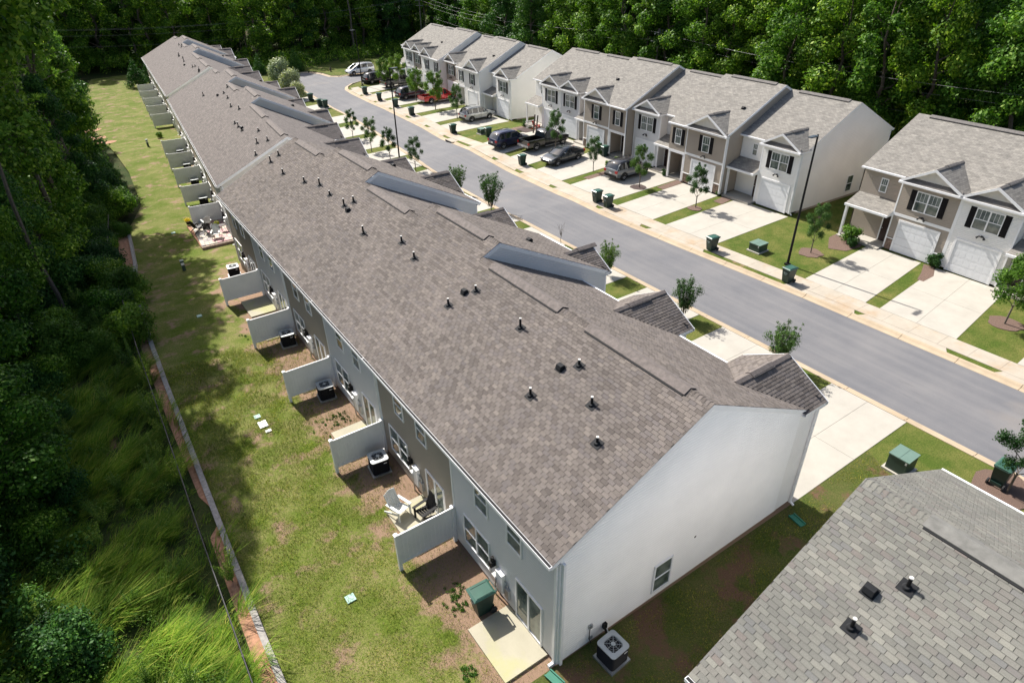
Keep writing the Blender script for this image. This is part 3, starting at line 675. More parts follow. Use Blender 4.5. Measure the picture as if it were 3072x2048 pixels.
# row E runs towards the camera from its far end
def rowE():
    X, Y, T, Z = 49.879+.30, 18.344, .031, .06
    L0 = 24.6; ox = X-L0*math.sin(T)-4.4*math.sin(T); oy = Y-(L0+4.4)*math.cos(T)
    v = lambda q: q+L0+4.4
    townhouse_row('townhouse_row', 'tan and white townhouse row with stone base at the right edge of the picture', (ox, oy, T, Z), -1, L0, [(0, L0, A)],
        [('P', v(-11.6), v(-7.75), v(-7.7), v(-4.5), TN), ('P', v(-15.15), v(-11.7), v(-18.1), v(-15.2), WH), ('P', v(-24.4), v(-20.8), v(-20.7), v(-18.2), TN)], [(-1, 99, (mSidT,))], mShO, lightroof=True)
rowE()
# row F: its far end is near the camera, it runs back past the viewpoint
townhouse_row('townhouse_row', 'light grey shingled roof corner of the closest townhouse row at the lower right', (.70, -4.25-18.3, 0, 0), 1, 18.3, [(0, 18.3, A)],
    [('P', .2, 3.6, 3.6, 6.0, WH)], [(-1, 99, (mSidG,))], mShF, geo='F', rearkind=1, vents=[(4.69-.70, 18.3-2.05), (3.33-.70, 18.3-1.75)], boxes=[(4.17-.70, 18.3-1.57)])
# ------------------------------------------------------------------ ground, road, kerbs, drives
def sheet(name, poly, dz, mat, parent=None, kind='structure', label=None, cut=2.0, hf=hh, skirt=0):
    bm = bmesh.new(); bm.faces.new([bm.verts.new((x, y, 0)) for x, y in poly])
    xs = [p[0] for p in poly]; ys = [p[1] for p in poly]
    def cutat(co, no):
        g = bm.verts[:]+bm.edges[:]+bm.faces[:]; bmesh.ops.bisect_plane(bm, geom=g, plane_co=co, plane_no=no)
    y = math.floor(min(ys)/cut)*cut
    while y < max(ys):
        if y > min(ys): cutat((0, y, 0), (0, 1, 0))
        y += cut
    for x in (13, 17, 21, 25, 29, 33, 36):
        if min(xs) < x < max(xs): cutat((x, 0, 0), (1, 0, 0))
    for v in bm.verts: v.co.z = hf(v.co.x, v.co.y)+dz
    bmesh.ops.recalc_face_normals(bm, faces=bm.faces)
    if bm.faces and sum(f.normal.z for f in bm.faces) < 0: bmesh.ops.reverse_faces(bm, faces=bm.faces)
    if skirt:
        e = [q for q in bm.edges if q.is_boundary]; r = bmesh.ops.extrude_edge_only(bm, edges=e)
        for v in [g for g in r['geom'] if isinstance(g, bmesh.types.BMVert)]: v.co.z -= skirt
    me = bpy.data.meshes.new(name); bm.to_mesh(me); bm.free(); me.materials.append(mat)
    o = bpy.data.objects.new(name, me); COL.objects.link(o)
    if parent: o.parent = parent
    elif kind: o['kind'] = kind
    if label: o['label'] = label
    return o
# base terrain under everything
def base():
    nx, ny, s = 111, 101, 4.0; X0, Y0 = -120, -60; V = []; F = []
    for j in range(ny):
        for i in range(nx):
            x = X0+i*s; y = Y0+j*s; z = hh(x, y)-.22
            if not (-20 < x < 64 and -40 < y < 126): z += .5*math.sin(x*.09)*math.cos(y*.07)-.1
            z += 22*min(1, max(0, max((y-182)/30, (x-118)/30, (-62-x)/30)))
            V.append((x, y, z))
    for j in range(ny-1):
        for i in range(nx-1): a = j*nx+i; F.append((a, a+1, a+nx+1, a+nx))
    o = part('ground', npmesh('ground', np.array(V), np.array(F), mFloor), None); o['kind'] = 'structure'
base()
K1 = [(-40, 21.2), (12.5, 20.95), (33, 20.95), (42, 22.0), (51, 22.75), (60, 24.1), (70, 25.1), (80, 25.7), (92, 26.4), (105, 27.3), (112, 27.9)]   # near kerb inner edge
K2 = [(-40, 27.5), (-1, 27.45), (10, 27.3), (20, 26.85), (28, 26.6), (34, 26.9), (40, 27.45), (48.5, 28.2), (58.5, 29.2), (66, 30.05), (79, 30.75), (91.5, 31.35), (95.5, 31.8)]
k1 = lambda y: interp(y, K1); k2 = lambda y: interp(y, K2)
def line(K, y0, y1, step=2, off=0):
    ys = sorted(set([y0, y1]+[y0+i*step for i in range(int((y1-y0)/step)+1)]+[p[0] for p in K if y0 < p[0] < y1])); return [(interp(y, K)+off, y) for y in ys]
# road surface with the junction at the far end
far_arc = [(31.8, 95.5), (32.6, 97.3), (34.2, 99.0), (37, 100.1), (41, 100.6), (50, 100.4), (70, 99.6)]
far_back = [(70, 106.2), (50, 106.8), (42, 107.0), (38, 106.7), (35.3, 106.2), (34.0, 108), (33.8, 112), (32.8, 115.4), (30.5, 116.6), (28.6, 115.2), (27.9, 112)]
road = sheet('road', line(K1, -40, 112)[::-1]+line(K2, -40, 95.5)+far_arc[1:]+far_back[:-1], -.11, mRoad)
# yards and lawns as one green sheet each side
tw = [(-7.25, -30), (-7.25, 0), (-7.3, 7), (-7.25, 16), (-7.2, 24), (-7.05, 32), (-6.7, 38.8), (-6.1, 43.8), (-5.5, 52)]
sheet('back_yard', tw+[(-3.6, 58), (-3.0, 70), (-3.3, 84), (-4.8, 97), (-5.0, 112), (-2.5, 128), (0, 140), (14, 142), (14, -30)], -.012, mYard)
sheet('near_lawn', [(14, -30)]+line(K1, -30, 112, 4, -.5)+[(28, 115.8), (30.3, 117.3), (33.2, 116.2), (34.5, 113), (34.6, 108.5), (36, 107.1), (50, 107.5), (72, 107), (75, 118), (40, 124), (14, 142)], -.012, mLawn)
sheet('far_lawn', line(K2, -30, 95.5, 4, .5)+[(33.4, 97.1), (35, 98.4), (37.5, 99.5), (41, 99.9), (62, 99.2), (66, 60), (60, -30)], -.012, mLawn)
# the shaded strip between the two near rows
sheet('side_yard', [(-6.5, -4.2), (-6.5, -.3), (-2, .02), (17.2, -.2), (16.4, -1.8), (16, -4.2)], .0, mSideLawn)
# kerbs in cast segments
def kerb(name, pts, side, label):
    root = thing(name, None, None, kind='structure'); 
    seg = []; acc = 0; cur = [pts[0]]; out = []
    P_ = [Vector((*p, 0)) for p in pts]; dens = []
    for a, b in zip(P_, P_[1:]):
        n = max(1, int((b-a).length/1.0))
        for i in range(n): dens.append(a.lerp(b, i/n))
    dens.append(P_[-1]); i = 0
    while i < len(dens)-1:
        j = min(i+3, len(dens)-1); q = dens[i:j+1]; m = MB(); rings = []
        for k, p in enumerate(q):
            t = (q[min(k+1, len(q)-1)]-q[max(k-1, 0)]).normalized(); n = Vector((-t.y, t.x, 0))*side
            if k == 0: p = p+t*.012
            if k == len(q)-1: p = p-t*.012
            z = hh(p.x, p.y); rings.append([p+n*0+Vector((0, 0, z-.2)), p+n*0+Vector((0, 0, z-.10)), p+n*.28+Vector((0, 0, z-.085)), p+n*.40+Vector((0, 0, z+.005)), p+n*.52+Vector((0, 0, z+.015)), p+n*.52+Vector((0, 0, z-.2))])
        m.loft(rings); m.obj('kerb_stone', mKerb, root); i = j
    return root
kerb('kerb', line(K1, -12, 112, 3), 1, '')
kerb('kerb', line(K2, -8, 95.5, 3)+far_arc[1:5], -1, '')
kerb('kerb', far_back[2:][::1], -1, '')
# sidewalk and verge on the far side
S1 = [(y, x+.95) for y, x in K2]; 
def slabs(root, poly4, nu, nv, dz, mat, name, gap=.015, base=True):
    """poly4: four corners (x,y); nu x nv cast slabs with joints"""
    a, b, c, d = [Vector((*p, 0)) for p in poly4]
    bl = lambda s, t: (a.lerp(b, s)).lerp(d.lerp(c, s), t)
    W_ = ((b-a).length+(c-d).length)/2; H_ = ((d-a).length+(c-b).length)/2
    for i in range(nu):
        for j in range(nv):
            s0 = i/nu+gap/W_*.5; s1 = (i+1)/nu-gap/W_*.5; t0 = j/nv+gap/H_*.5; t1 = (j+1)/nv-gap/H_*.5
            q = [bl(s0, t0), bl(s1, t0), bl(s1, t1), bl(s0, t1)]
            sheet(name, [(p.x, p.y) for p in q], dz, mat, root, None, cut=4, skirt=.05)
    if base: 
        q = [bl(.0, .0), bl(1, .0), bl(1, 1), bl(.0, 1)]; sheet('joint_bed', [(p.x, p.y) for p in q], dz-.010, mJoint, root, None, cut=4)
wk = thing('sidewalk', None, None, kind='structure'); y = -10.0
while y < 94:
    y2 = y+1.55; slabs(wk, [(k2(y)+.98, y), (k2(y)+2.3, y), (k2(y2)+2.3, y2), (k2(y2)+.98, y2)], 1, 1, .006, mWalk, 'sidewalk_slab', .012, False); y = y2
sheet('joint_bed', line(K2, -10, 94.5, 3, .96)+line(K2, -10, 94.5, 3, 2.32)[::-1], -.004, mJoint, wk, None)
# driveways across the street: y range at the kerb, y range at the house, house x
def facex(y): return 37.9+max(0, y-18)*.03 if y < 56 else 39.95+(y-60.3)*.07
opp = [(-5.6, -1.0, -4.9, -.6), (.3 + 1.7, 6.36, 2.9, 7.1), (7.25, 11.35, 8.1, 11.8), (18.5, 23.3, 18.6, 23.6), (24.65, 28.7, 25.2, 29.3), (29.85, 35.45, 30.3, 36.0), (36.9, 41.4, 37.2, 41.9), (43.2, 46.6, 43.6, 47.3), (48.0, 52.9, 48.4, 53.4),
       (60.9, 65.05, 61.0, 65.4), (66.7, 70.9, 67, 71.4), (72.8, 77.0, 73, 77.5), (78.6, 82.8, 79, 83.2), (84.2, 88.5, 84.5, 89), (89.8, 94.0, 90.3, 94.4)]
for a, b, c, d in opp:
    r = thing('driveway', None, None, kind='structure'); xm = facex((a+b)/2)-.05+(-.9 if False else 0)
    x0a, x0b = k2(a)+2.31, k2(b)+2.31
    slabs(r, [(x0a, a), (xm, c), (xm, d), (x0b, b)], 2, 2, .008, mConc, 'driveway_slab')
    # apron between kerb and walk
    slabs(r, [(k2(a)+.53, a-.35), (k2(a)+.97, a-.1), (k2(b)+.97, b+.1), (k2(b)+.53, b+.35)], 1, 1, .007, mWalk, 'apron_slab')
# near side driveways
near = [(-.15, 3.65), (5.7, 10.5), (12.25, 16.6), (18.5, 23.2), (25.0, 29.3), (30.9, 33.6), (35.2, 39.6), (41.2, 45.5), (46.9, 49.6), (51, 54.4), (56, 59.8), (61.6, 66.2), (68.0, 73), (75, 79), (85.3, 89.0), (92, 95.2)]
for a, b in near:
    r = thing('driveway', None, None, kind='structure'); x0 = 11.9 if b < 20 else (12.6 if b < 40 else 13.5+(b-43)*.085)
    slabs(r, [(x0, a), (k1(a)-.53, a), (k1(b)-.53, b), (x0, b)], 2, 2, .008, mConc, 'driveway_slab')
# mulch beds
def blob(cx, cy, r, name, mat, dz=.02, sx=1, seed=0):
    q = random.Random(seed+int(cx*10)); n = 18; sheet(name, [(cx+math.cos(i*2*math.pi/n)*r*sx*q.uniform(.85, 1.1), cy+math.sin(i*2*math.pi/n)*r*q.uniform(.85, 1.1)) for i in range(n)], dz, mat, skirt=.03)
sheet('mulch_bed', [(35.2, 7.0), (36.4, 7.35), (37.8, 7.9), (37.9, 7.2), (36.5, 6.6), (35.2, 6.6)], .012, mMulch)
sheet('mulch_bed', [(35.0, 13.2), (35.6, 12.2), (37.0, 12.0), (38.4, 12.3), (38.6, 14.4), (36.8, 14.3)], .012, mMulch)
for (a, b, c) in ((31.5, 35.3, 36.2), (34.8, 29.0, 29.9), (36.0, 23.5, 24.5)): sheet('mulch_bed', [(a, b+.1), (38, b+.4), (38, c+.3), (a, c)], .012, mMulch)
sheet('mulch_bed', [(36.3, 54.6), (39.6, 55.4), (39.9, 56.7), (38.0, 56.9), (35.9, 55.9)], .012, mMulch)
blob(33.35, 13.5, .85, 'mulch_ring', mMulch, .022); blob(33.5, 30.9, .75, 'mulch_ring', mMulchD, .03); blob(33.7, 1.2, .9, 'mulch_ring', mMulch, .022); blob(33.5, 24.3, .6, 'mulch_ring', mMulch, .03); blob(19.4, -4.6, 1.0, 'mulch_ring', mMulch, .022, 1.3)
# patios behind the nearest row
def patio(k, y0, y1, x1=-1.66):
    m = MB().box((x1, y0, -.06), (-.03, y1, .07)); o = m.obj('patio', mPatio); o['kind'] = 'structure'
patio(0, .42, 2.62); patio(1, 6.32, 8.9); patio(2, 12.5, 14.8); patio(3, 18.6, 20.9); patio(4, 27.95, 30.3, -1.6)
m = MB().box((-1.66, 24.7, -.06), (-.03, 26.4, .07)).obj('patio', mPatio); m['kind'] = 'structure'
# raised paver patio at the start of the second row
r = thing('paver_patio', None, None, kind='structure'); q = random.Random(5); zb = hh(0, 46)
mPav = [plain('paver_pink', (.50, .30, .30), .8, var=.15, scale=4), plain('paver_cream', (.52, .46, .37), .8, var=.15, scale=4), plain('paver_grey', (.32, .29, .28), .8, var=.2, scale=4)]
for i in range(9):
    for j in range(18):
        x = -1.25+i*.31+.06*(j*.0)+.045*(j)*.35; y_ = 43.9+j*.31
        mt = mPav[0 if q.random() < .55 else 1] if 2 < i < 8 else mPav[q.choice((1, 2))]
        k = ('pv', mt.name)
        if k not in _c: _c[k] = MB().box((0, 0, 0), (.295, .295, .08)).mesh('paver', mt)
        part('paver', _c[k], r, (x, y_, zb+.18+q.uniform(0, .012)))
m = MB().mat(0); 
for i in range(9):
    for j in range(3): m.box((-1.3+i*.32, 43.55+j*.02, zb-.25+j*.16), (-1.3+i*.32+.305, 43.86, zb-.25+j*.16+.15))
m.obj('retaining_block', mStone, r); MB().box((-1.3, 43.86, zb-.2), (1.9, 49.5, zb+.175)).obj('paver_bed', mRedDirt, r)
# timber edging wall between yard and meadow
tm = thing('timber_retaining_wall', 'weathered grey timber edging wall running along the left side of the back yard', 'wall')
for (x0, y0), (x1, y1) in zip(tw[1:], tw[2:]):
    n = max(1, round((y1-y0)/2.4))
    for i in range(n):
        a = Vector((x0, y0, 0)).lerp(Vector((x1, y1, 0)), i/n); b = Vector((x0, y0, 0)).lerp(Vector((x1, y1, 0)), (i+1)/n)
        for lv in range(2):
            za = hh(a.x, a.y)-.08+lv*.19; zb_ = hh(b.x, b.y)-.08+lv*.19; w = .21+(1-lv)*.03; m = MB(); g = .012; e = random.Random(i*7+int(y0)).uniform(-.012, .012)
            m.hexa([(a.x-w/2+e, a.y+g, za), (a.x+w/2+e, a.y+g, za), (b.x+w/2+e, b.y-g, zb_), (b.x-w/2+e, b.y-g, zb_), (a.x-w/2+e, a.y+g, za+.185), (a.x+w/2+e, a.y+g, za+.185), (b.x+w/2+e, b.y-g, zb_+.185), (b.x-w/2+e, b.y-g, zb_+.185)])
            m.obj('timber', mWood, tm)
# meadow bank and red clay strip
sheet('meadow', [(-14.5, -30)]+[(x-.1, y) for x, y in tw]+[(-7, 60), (-14.5, 60)][::1] if False else [(x-.09, y) for x, y in tw[::-1]]+[(-15, -30), (-15, 40), (-12, 56), (-7, 60)], .17, mMeadow)
sheet('clay_strip', [(-7.33, 13), (-7.35, 16), (-7.3, 24), (-7.15, 32), (-6.8, 38.8), (-6.2, 43.8), (-5.6, 51), (-6.4, 51), (-7.1, 44), (-7.75, 37), (-7.6, 32), (-7.72, 26), (-7.7, 20), (-7.6, 14)], .185, mRedDirt)
sheet('clay_strip', [(-7.33, -5), (-7.38, 5), (-7.35, 12), (-7.75, 11.5), (-7.8, 5), (-7.9, -5)], .183, mRedDirt)
for (cx, cy, rr, sx) in ((-4.6, 96, 1.4, 1.1), (-4.3, 90.8, 1.0, 1.5), (-3.6, 87.5, .8, 1.8), (-5.2, 104, 1.5, 1)): blob(cx, cy, rr, 'clay_patch', mRedDirt, .006, sx)

# ------------------------------------------------------------------ yard things
def fencemesh():
    if 'fp' in _c: return
    _c['fp'] = MB().box((-.062, -.062, 0), (.062, .062, 1.80)).box((-.08, -.08, 1.80), (.08, .08, 1.83)).prism([(-.08, -.08, 1.83), (.08, -.08, 1.83), (0, -.08, 1.86)], (0, .16, 0)).mesh('post', mVinyl)
    _c['fr'] = MB().box((-2.32, -.03, 0), (-.09, .03, .1)).mesh('rail', mVinyl); _c['pk'] = MB().box((0, -.016, 0), (.155, .016, 1.34)).mesh('plank', mVinyl)
fencemesh()
def privacy(x, y, rz, z, label, planks=True):
    t = thing('privacy_fence', label, 'fence', (x, y, z), rz, 'white vinyl privacy fences between the back patios')
    part('post', _c['fp'], t, (-2.38, 0, 0)); part('post', _c['fp'], t, (-.1, 0, 0)); part('rail', _c['fr'], t, (0, 0, .28)); part('rail', _c['fr'], t, (0, 0, 1.68))
    for i in range(14): part('plank', _c['pk'], t, (-2.315+i*.1585, 0, .36))
    return t
names = ['nearest privacy fence panel, closest to the camera, with two patio chairs behind it', 'second privacy fence panel from the camera, beside a tan wall strip', 'third privacy fence panel from the camera with an air conditioner in front', 'fourth privacy fence panel from the camera with an air conditioner in front', 'fifth privacy fence panel from the camera, with an empty patio in front of it']
for i in range(5): privacy(0, 6.1*(i+1), 0, 0, names[i])
def loc2(pose, u, v):
    X, Y, T, Z = pose; return X+u*math.cos(T)+v*math.sin(T), Y-u*math.sin(T)+v*math.cos(T)
PB2 = (1.144, 42.991, .0847, -1.348); PB3 = (4.937, 85.439, .0747, -2.0)
ordn = ['first', 'second', 'third', 'fourth', 'fifth']
for i in range(5):
    x, y = loc2(PB2, 0, 6.1*(i+1)); privacy(x, y, -PB2[2], PB2[3], ordn[i]+' privacy fence panel of the middle row of houses counted from the paver patio')
    x, y = loc2(PB3, 0, 6.1*(i+1)); privacy(x, y, -PB3[2], PB3[3], ordn[i]+' privacy fence panel of the farthest row of houses counted from the camera')
# air conditioners
def ac():
    t = thing('air_conditioner', None, 'air conditioner'); w = .37
    def rr(h, z, r=.09, n=4):
        o = []
        for cx, cy, a0 in ((h-r, h-r, 0), (-h+r, h-r, 90), (-h+r, -h+r, 180), (h-r, -h+r, 270)):
            for k in range(n): a = rad(a0+90*k/(n-1)); o.append((cx+r*math.cos(a), cy+r*math.sin(a), z))
        return o
    b = MB().loft([rr(w-.015, .06), rr(w-.015, .74)])
    for k in range(17): b.loft([rr(w-.012, .09+k*.037), rr(w+.0, .10+k*.037), rr(w-.012, .108+k*.037)], False)
    b.obj('casing', mBlack, t)
    MB().box((-.42, -.42, -.02), (.42, .42, .06)).obj('base_pad', mSteel, t)
    tp = MB(); n = 16; out = rr(w+.012, .765, .11, 4); cir = []
    for k in range(16):
        v = Vector(out[k]); a = math.atan2(v.y, v.x); cir.append((.29*math.cos(a), .29*math.sin(a), .775))
    lo = [(x, y, .73) for x, y, z in out]; tp.loft([lo, out], False)
    for k in range(16): j = (k+1) % 16; tp.face([out[k], out[j], cir[j], cir[k]]); tp.face([cir[k], cir[j], (cir[j][0]*.93, cir[j][1]*.93, .70), (cir[k][0]*.93, cir[k][1]*.93, .70)])
    tp.obj('top_cover', mSteelT, t)
    g = MB()
    for k in range(8): a = k*math.pi/4; g.tube([(0, 0, .785), (.29*math.cos(a), .29*math.sin(a), .778)], .006, 4)
    for r_ in (.12, .2, .26): g.tube([(r_*math.cos(i*math.pi/10), r_*math.sin(i*math.pi/10), .78) for i in range(21)], .003, 4, False)
    g.cone((0, 0), .075, .07, .775, .80, 12); g.obj('fan_grille', mSteelT, t)
    f = MB()
    for k in range(3):
        a = rad(25+k*120); c, s = math.cos(a), math.sin(a); p = lambda r_, q, z: (r_*math.cos(a+q), r_*math.sin(a+q), z)
        f.face([p(.05, -.3, .70), p(.26, -.38, .69), p(.26, .38, .72), p(.05, .3, .72)])
    f.obj('fan_blade', mSteel, t); MB().cone((0, 0), .27, .27, .6, .64, 16).obj('fan_well', mDark, t)
    MB().box((.12, -w-.008, .58), (.26, -w+.0, .61)).obj('badge', mTrim, t)
    return t
mSteelT = plain('ac_top_grey', (.42, .445, .45), .45, .2, var=.06)
ac0 = ac(); acs = []
ac0.location = (1.55, -.84, .02); ac0.rotation_euler = (0, 0, rad(4)); ac0['label'] = 'air conditioner with grey top beside the big white gable wall'; ac0['group'] = 'outdoor air conditioning units'
ACS = [(-.82, 11.3, 'air conditioner under the tan wall, in front of the second privacy fence from the camera', 0), (-.77, 17.65, 'air conditioner in front of the third privacy fence from the camera', 0), (-.72, 23.65, 'air conditioner in front of the fourth privacy fence from the camera', 0), (-.75, 29.7+5.6, 'air conditioner behind the fifth privacy fence near the end of the nearest row', 0)]
for x, y, l, z in ACS: dup(ac0, (x, y, .02+hh(x, y)), rad(-6), l)
for i, k in enumerate((1, 2, 3, 4)):
    x, y = loc2(PB2, -.85, 6.1*(k+1)-.75); dup(ac0, (x, y, PB2[3]+.02), -PB2[2], 'air conditioner in front of the %s fence panel of the middle row' % ordn[k])
for k in (2, 4):
    x, y = loc2(PB3, -.85, 6.1*(k+1)-.75); dup(ac0, (x, y, PB3[3]+.02), -PB3[2], 'air conditioner in front of the %s fence panel of the farthest row' % ordn[k])
# wall gear next to the near air conditioner
t = thing('ac_disconnect_box', 'black cable box with white pipe on the gable wall above the air conditioner', 'electrical box', (1.9, -.03, .5))
MB().box((-.07, -.1, -.1), (.07, 0, .12)).obj('cover', mBlack, t); MB().tube([(0, -.05, -.08), (.03, -.12, -.3), (-.02, -.35, -.45)], .035, 6).obj('insulated_pipe', mBlack, t); MB().tube([(.07, -.05, -.1), (.08, -.2, -.35), (.05, -.4, -.4)], .018, 6).obj('pipe', mTrim, t)
t = thing('conduit_box', 'small grey conduit box with black cable on the gable wall', 'electrical box', (1.28, -.03, .95))
MB().box((-.06, -.06, -.08), (.06, 0, .08)).cone((.03, -.04), .05, .05, -.02, .1, 8).obj('cover', mSteel, t); MB().tube([(-.02, -.04, -.07), (-.03, -.04, -.6), (.05, -.06, -.85)], .014, 6).obj('cable', mBlack, t)
MB().box((.0, -.04, -.68), (.12, 0, -.56)).obj('outlet', mSteel, t)
o = MB().box((5.9, -.03, 1.9), (5.98, -.001, 1.98)).obj('wall_vent', mBlack); tag(o, 'tiny black wall vent low on the big white gable wall', 'vent')
# window and rear of gable wall
root0 = next(o for o in bpy.data.objects if o.get('label', '').startswith('long nearest'))
window(root0, (4.44, -.03, 1.1), '-Y', .86, 1.4, grille=False)
rootC = next(o for o in bpy.data.objects if o.get('label', '').startswith('white and tan')); window(rootC, (4.3, .03, 1.15), '+Y', .86, 1.4, grille=False)
# wheelie bins
def bin_():
    t = thing('wheelie_bin', None, 'bin')
    ring = lambda w, d, z, y0=0: [(-w, -d+y0, z), (w, -d+y0, z), (w, d+y0, z), (-w, d+y0, z)]
    b = MB().loft([ring(.22, .25, .05), ring(.27, .31, .6), ring(.29, .35, .98)]); b.box((-.31, -.37, .93), (.31, .37, .985)); b.box((-.2, .33, .1), (.2, .37, .25)); b.obj('body', mBin, t)
    l = MB().loft([ring(.32, .40, .985, -.01), ring(.325, .405, 1.02, -.01), ring(.27, .33, 1.065, -.01)]); l.box((-.25, -.3, 1.064), (-.2, .3, 1.078)); l.box((.2, -.3, 1.064), (.25, .3, 1.078)); l.obj('lid', mBinLid, t)
    MB().tube([(-.26, .46, 1.0), (.26, .46, 1.0)], .02, 8).box((-.27, .36, .97), (-.21, .47, 1.02)).box((.21, .36, .97), (.27, .47, 1.02)).obj('handle', mBin, t)
    for s in (-1, 1): MB().tube([(s*.26, .3, .13), (s*.32, .3, .13)], .13, 14).obj('wheel', mRubber, t)
    m = MB().box((-.14, -.36, .70), (.14, -.335, .74)); m.box((-.08, -.352, .61), (.08, -.325, .64)); m.obj('stamp', mBinStamp, t)
    return t
mBinStamp = plain('bin_stamp', (.22, .27, .25), .5)
b0 = bin_(); G_ = 'dark green wheelie bins with black bodies'
def place(o, x, y, rz, label, first=False, z=0, sc=1.0):
    if first: o.location = (x, y, hh(x, y)+z); o.rotation_euler = (0, 0, rz); o['label'] = label; o['group'] = G_; o.scale = (sc,)*3; return o
    return dup(o, (x, y, hh(x, y)+z), rz, label, G_, (sc,)*3)
place(b0, -.86, 3.0, rad(-93), 'green wheelie bin with pale lid beside the bare concrete patio at the back door', True, .01, 1.0)
BN = [(28.15, 18.0, 180-97, 'green wheelie bin at the kerb by the lawn with the lone transformer box'), (28.2, 11.75, 180-95, 'green wheelie bin at the foot of the tall black street lamp'), (28.05, 30.3, 90, 'farther one of the two bins standing side by side at the kerb'), (28.0, 28.85, 88, 'nearer one of the two bins standing side by side at the kerb'),
      (29.7, 43.6, 85, 'green wheelie bin at the kerb beside the dark grey sedan'), (33.1, 55.15, 84, 'green wheelie bin next to the small utility box on the mown lawn'), (31.6, 60.75, 86, 'green wheelie bin at the kerb near the silver crossover'), (31.9, 72.3, 85, 'green wheelie bin at the kerb in front of the red pickup'),
      (32.4, 78.2, 88, 'green wheelie bin hidden partly by the slim farther lamp post'), (32.5, 83.8, 70, 'slightly turned green wheelie bin at the kerb by the dark pickup'), (32.7, 89.5, 88, 'last green wheelie bin at the kerb before the corner'), (44.2, 98.4, 80, 'green wheelie bin against the end porch of the far row'),
      (37.7, 41.1, 90, 'left one of the two bins beside the tan garage front'), (37.4, 39.9, 90, 'right one of the two bins beside the tan garage front, nearer the porch'), (24.95, 92.0, -90, 'single green wheelie bin at the left kerb near the silver shrubs'), (24.6, 87.2, -90, 'left one of the pair of bins at the near kerb far away'), (25.0, 86.1, -88, 'right one of the pair of bins at the near kerb far away'), (19.6, -4.35, 90, 'green wheelie bin under the leafy tree at the right edge')]
for x, y, a, l in BN: place(b0, x, y, rad(a-180 if x > 26 else a), l, z=.012, sc=1.0 if y < 60 else 1.02)
# utility cabinets
def cab(x, y, w, d, h, label, rz=0, pad=True):
    t = thing('utility_cabinet', label, 'utility box', (x, y, hh(x, y)), rz, 'green utility cabinets')
    if pad: MB().box((-w/2-.1, -d/2-.1, -.1), (w/2+.1, d/2+.1, .07)).obj('pad', mConc, t)
    MB().loft([[(-w/2, -d/2, .07), (w/2, -d/2, .07), (w/2, d/2, .07), (-w/2, d/2, .07)], [(-w/2, -d/2, h-.05), (w/2, -d/2, h-.05), (w/2, d/2, h-.05), (-w/2, d/2, h-.05)]]).obj('cabinet', mBoxD, t)
    l = MB().box((-w/2-.03, -d/2-.03, h-.05), (w/2+.03, d/2+.03, h)); l.box((-w/2-.03, -.01, h), (w/2+.03, .01, h+.01)); l.obj('lid', mBoxG, t)
    MB().box((-w/2-.006, -d/2+.05, h-.2), (-w/2-.0, -d/2+.12, h-.06)).obj('warning_label', mTrim, t); return t
cab(17.2, -1.55, .85, .8, .85, 'large green utility cabinet with pale lid on the lawn behind the grey roof corner')
cab(30.75, 16.0, .95, .85, .62, 'low green utility cabinet on the lawn near the tall lamp'); cab(33.6, 57.3, .8, .8, .65, 'small green utility cabinet in the mown lawn between the two far rows'); cab(36.2, 97.4, .9, .9, .85, 'green utility cabinet on the corner lawn by the junction')
def pedestal(x, y, h, label, top=mBoxG):
    t = thing('utility_pedestal', label, 'utility pedestal', (x, y, hh(x, y))); MB().box((-.11, -.11, -.05), (.11, .11, h)).obj('post', mBoxD, t); MB().box((-.13, -.13, h), (.13, .13, h+.05)).obj('lid', top, t); MB().box((-.105, -.125, h-.3), (.105, -.111, h-.12)).obj('warning_label', mTrim, t)
pedestal(-3.35, 39.7, .75, 'green cable pedestal with white label in the back yard'); pedestal(.5, 80.4, .8, 'slim cable pedestal in the yard by the middle row'); 
def lid(x, y, label, s=.16, m=None): o = MB().box((x-s, y-s, hh(x, y)-.05), (x+s, y+s, hh(x, y)+.035)).obj('valve_box_lid', m or mBoxP); tag(o, label, 'valve box', 'small valve box lids in the back yard')
mBoxP = plain('pale_green_plastic', (.22, .40, .34), .5)
lid(-4.37, 6.03, 'square pale green valve box lid in the grass near the bottom'); lid(-4.1, 18.1, 'green valve box lid above the two white stone slabs', .14); lid(-4.15, 30.1, 'valve box lid lying in the shaded middle of the yard', .14); lid(-2.5, 48.9, 'valve box lid near the paver patio', .15)
for x, y, w, d, l in ((-4.05, 17.35, .19, .26, 'larger white stone slab lying in the back yard grass'), (-3.98, 16.72, .13, .09, 'smaller white stone slab lying in the back yard grass')):
    o = MB().box((x-w, y-d, -.03), (x+w, y+d, .045)).obj('stone_slab', mPavW, None) if 'mPavW' in globals() else MB().box((x-w, y-d, -.03), (x+w, y+d, .045)).obj('stone_slab', mTrim); tag(o, l, 'stone slab')
mBoxGr = plain('green_plastic', (.03, .17, .11), .5)
# splash blocks at the downspouts
for x, y, rz, l in ((-.25, -.1, rad(80), 'green splash block at the nearest house corner'), (11.3, -.55, rad(60), 'green splash block at the far corner of the gable wall')):
    t = MB().prism([(-.12, -.3, 0), (.12, -.3, 0), (.14, .3, 0), (-.14, .3, 0)], (0, 0, .03)).box((-.15, -.3, .03), (-.11, .3, .09)).box((.11, -.3, .03), (.15, .3, .09)).obj('splash_block', mBoxGr); t.location = (x-.1, y-.25, .02); t.rotation_euler = (0, 0, rz-rad(70)); tag(t, l, 'splash block')
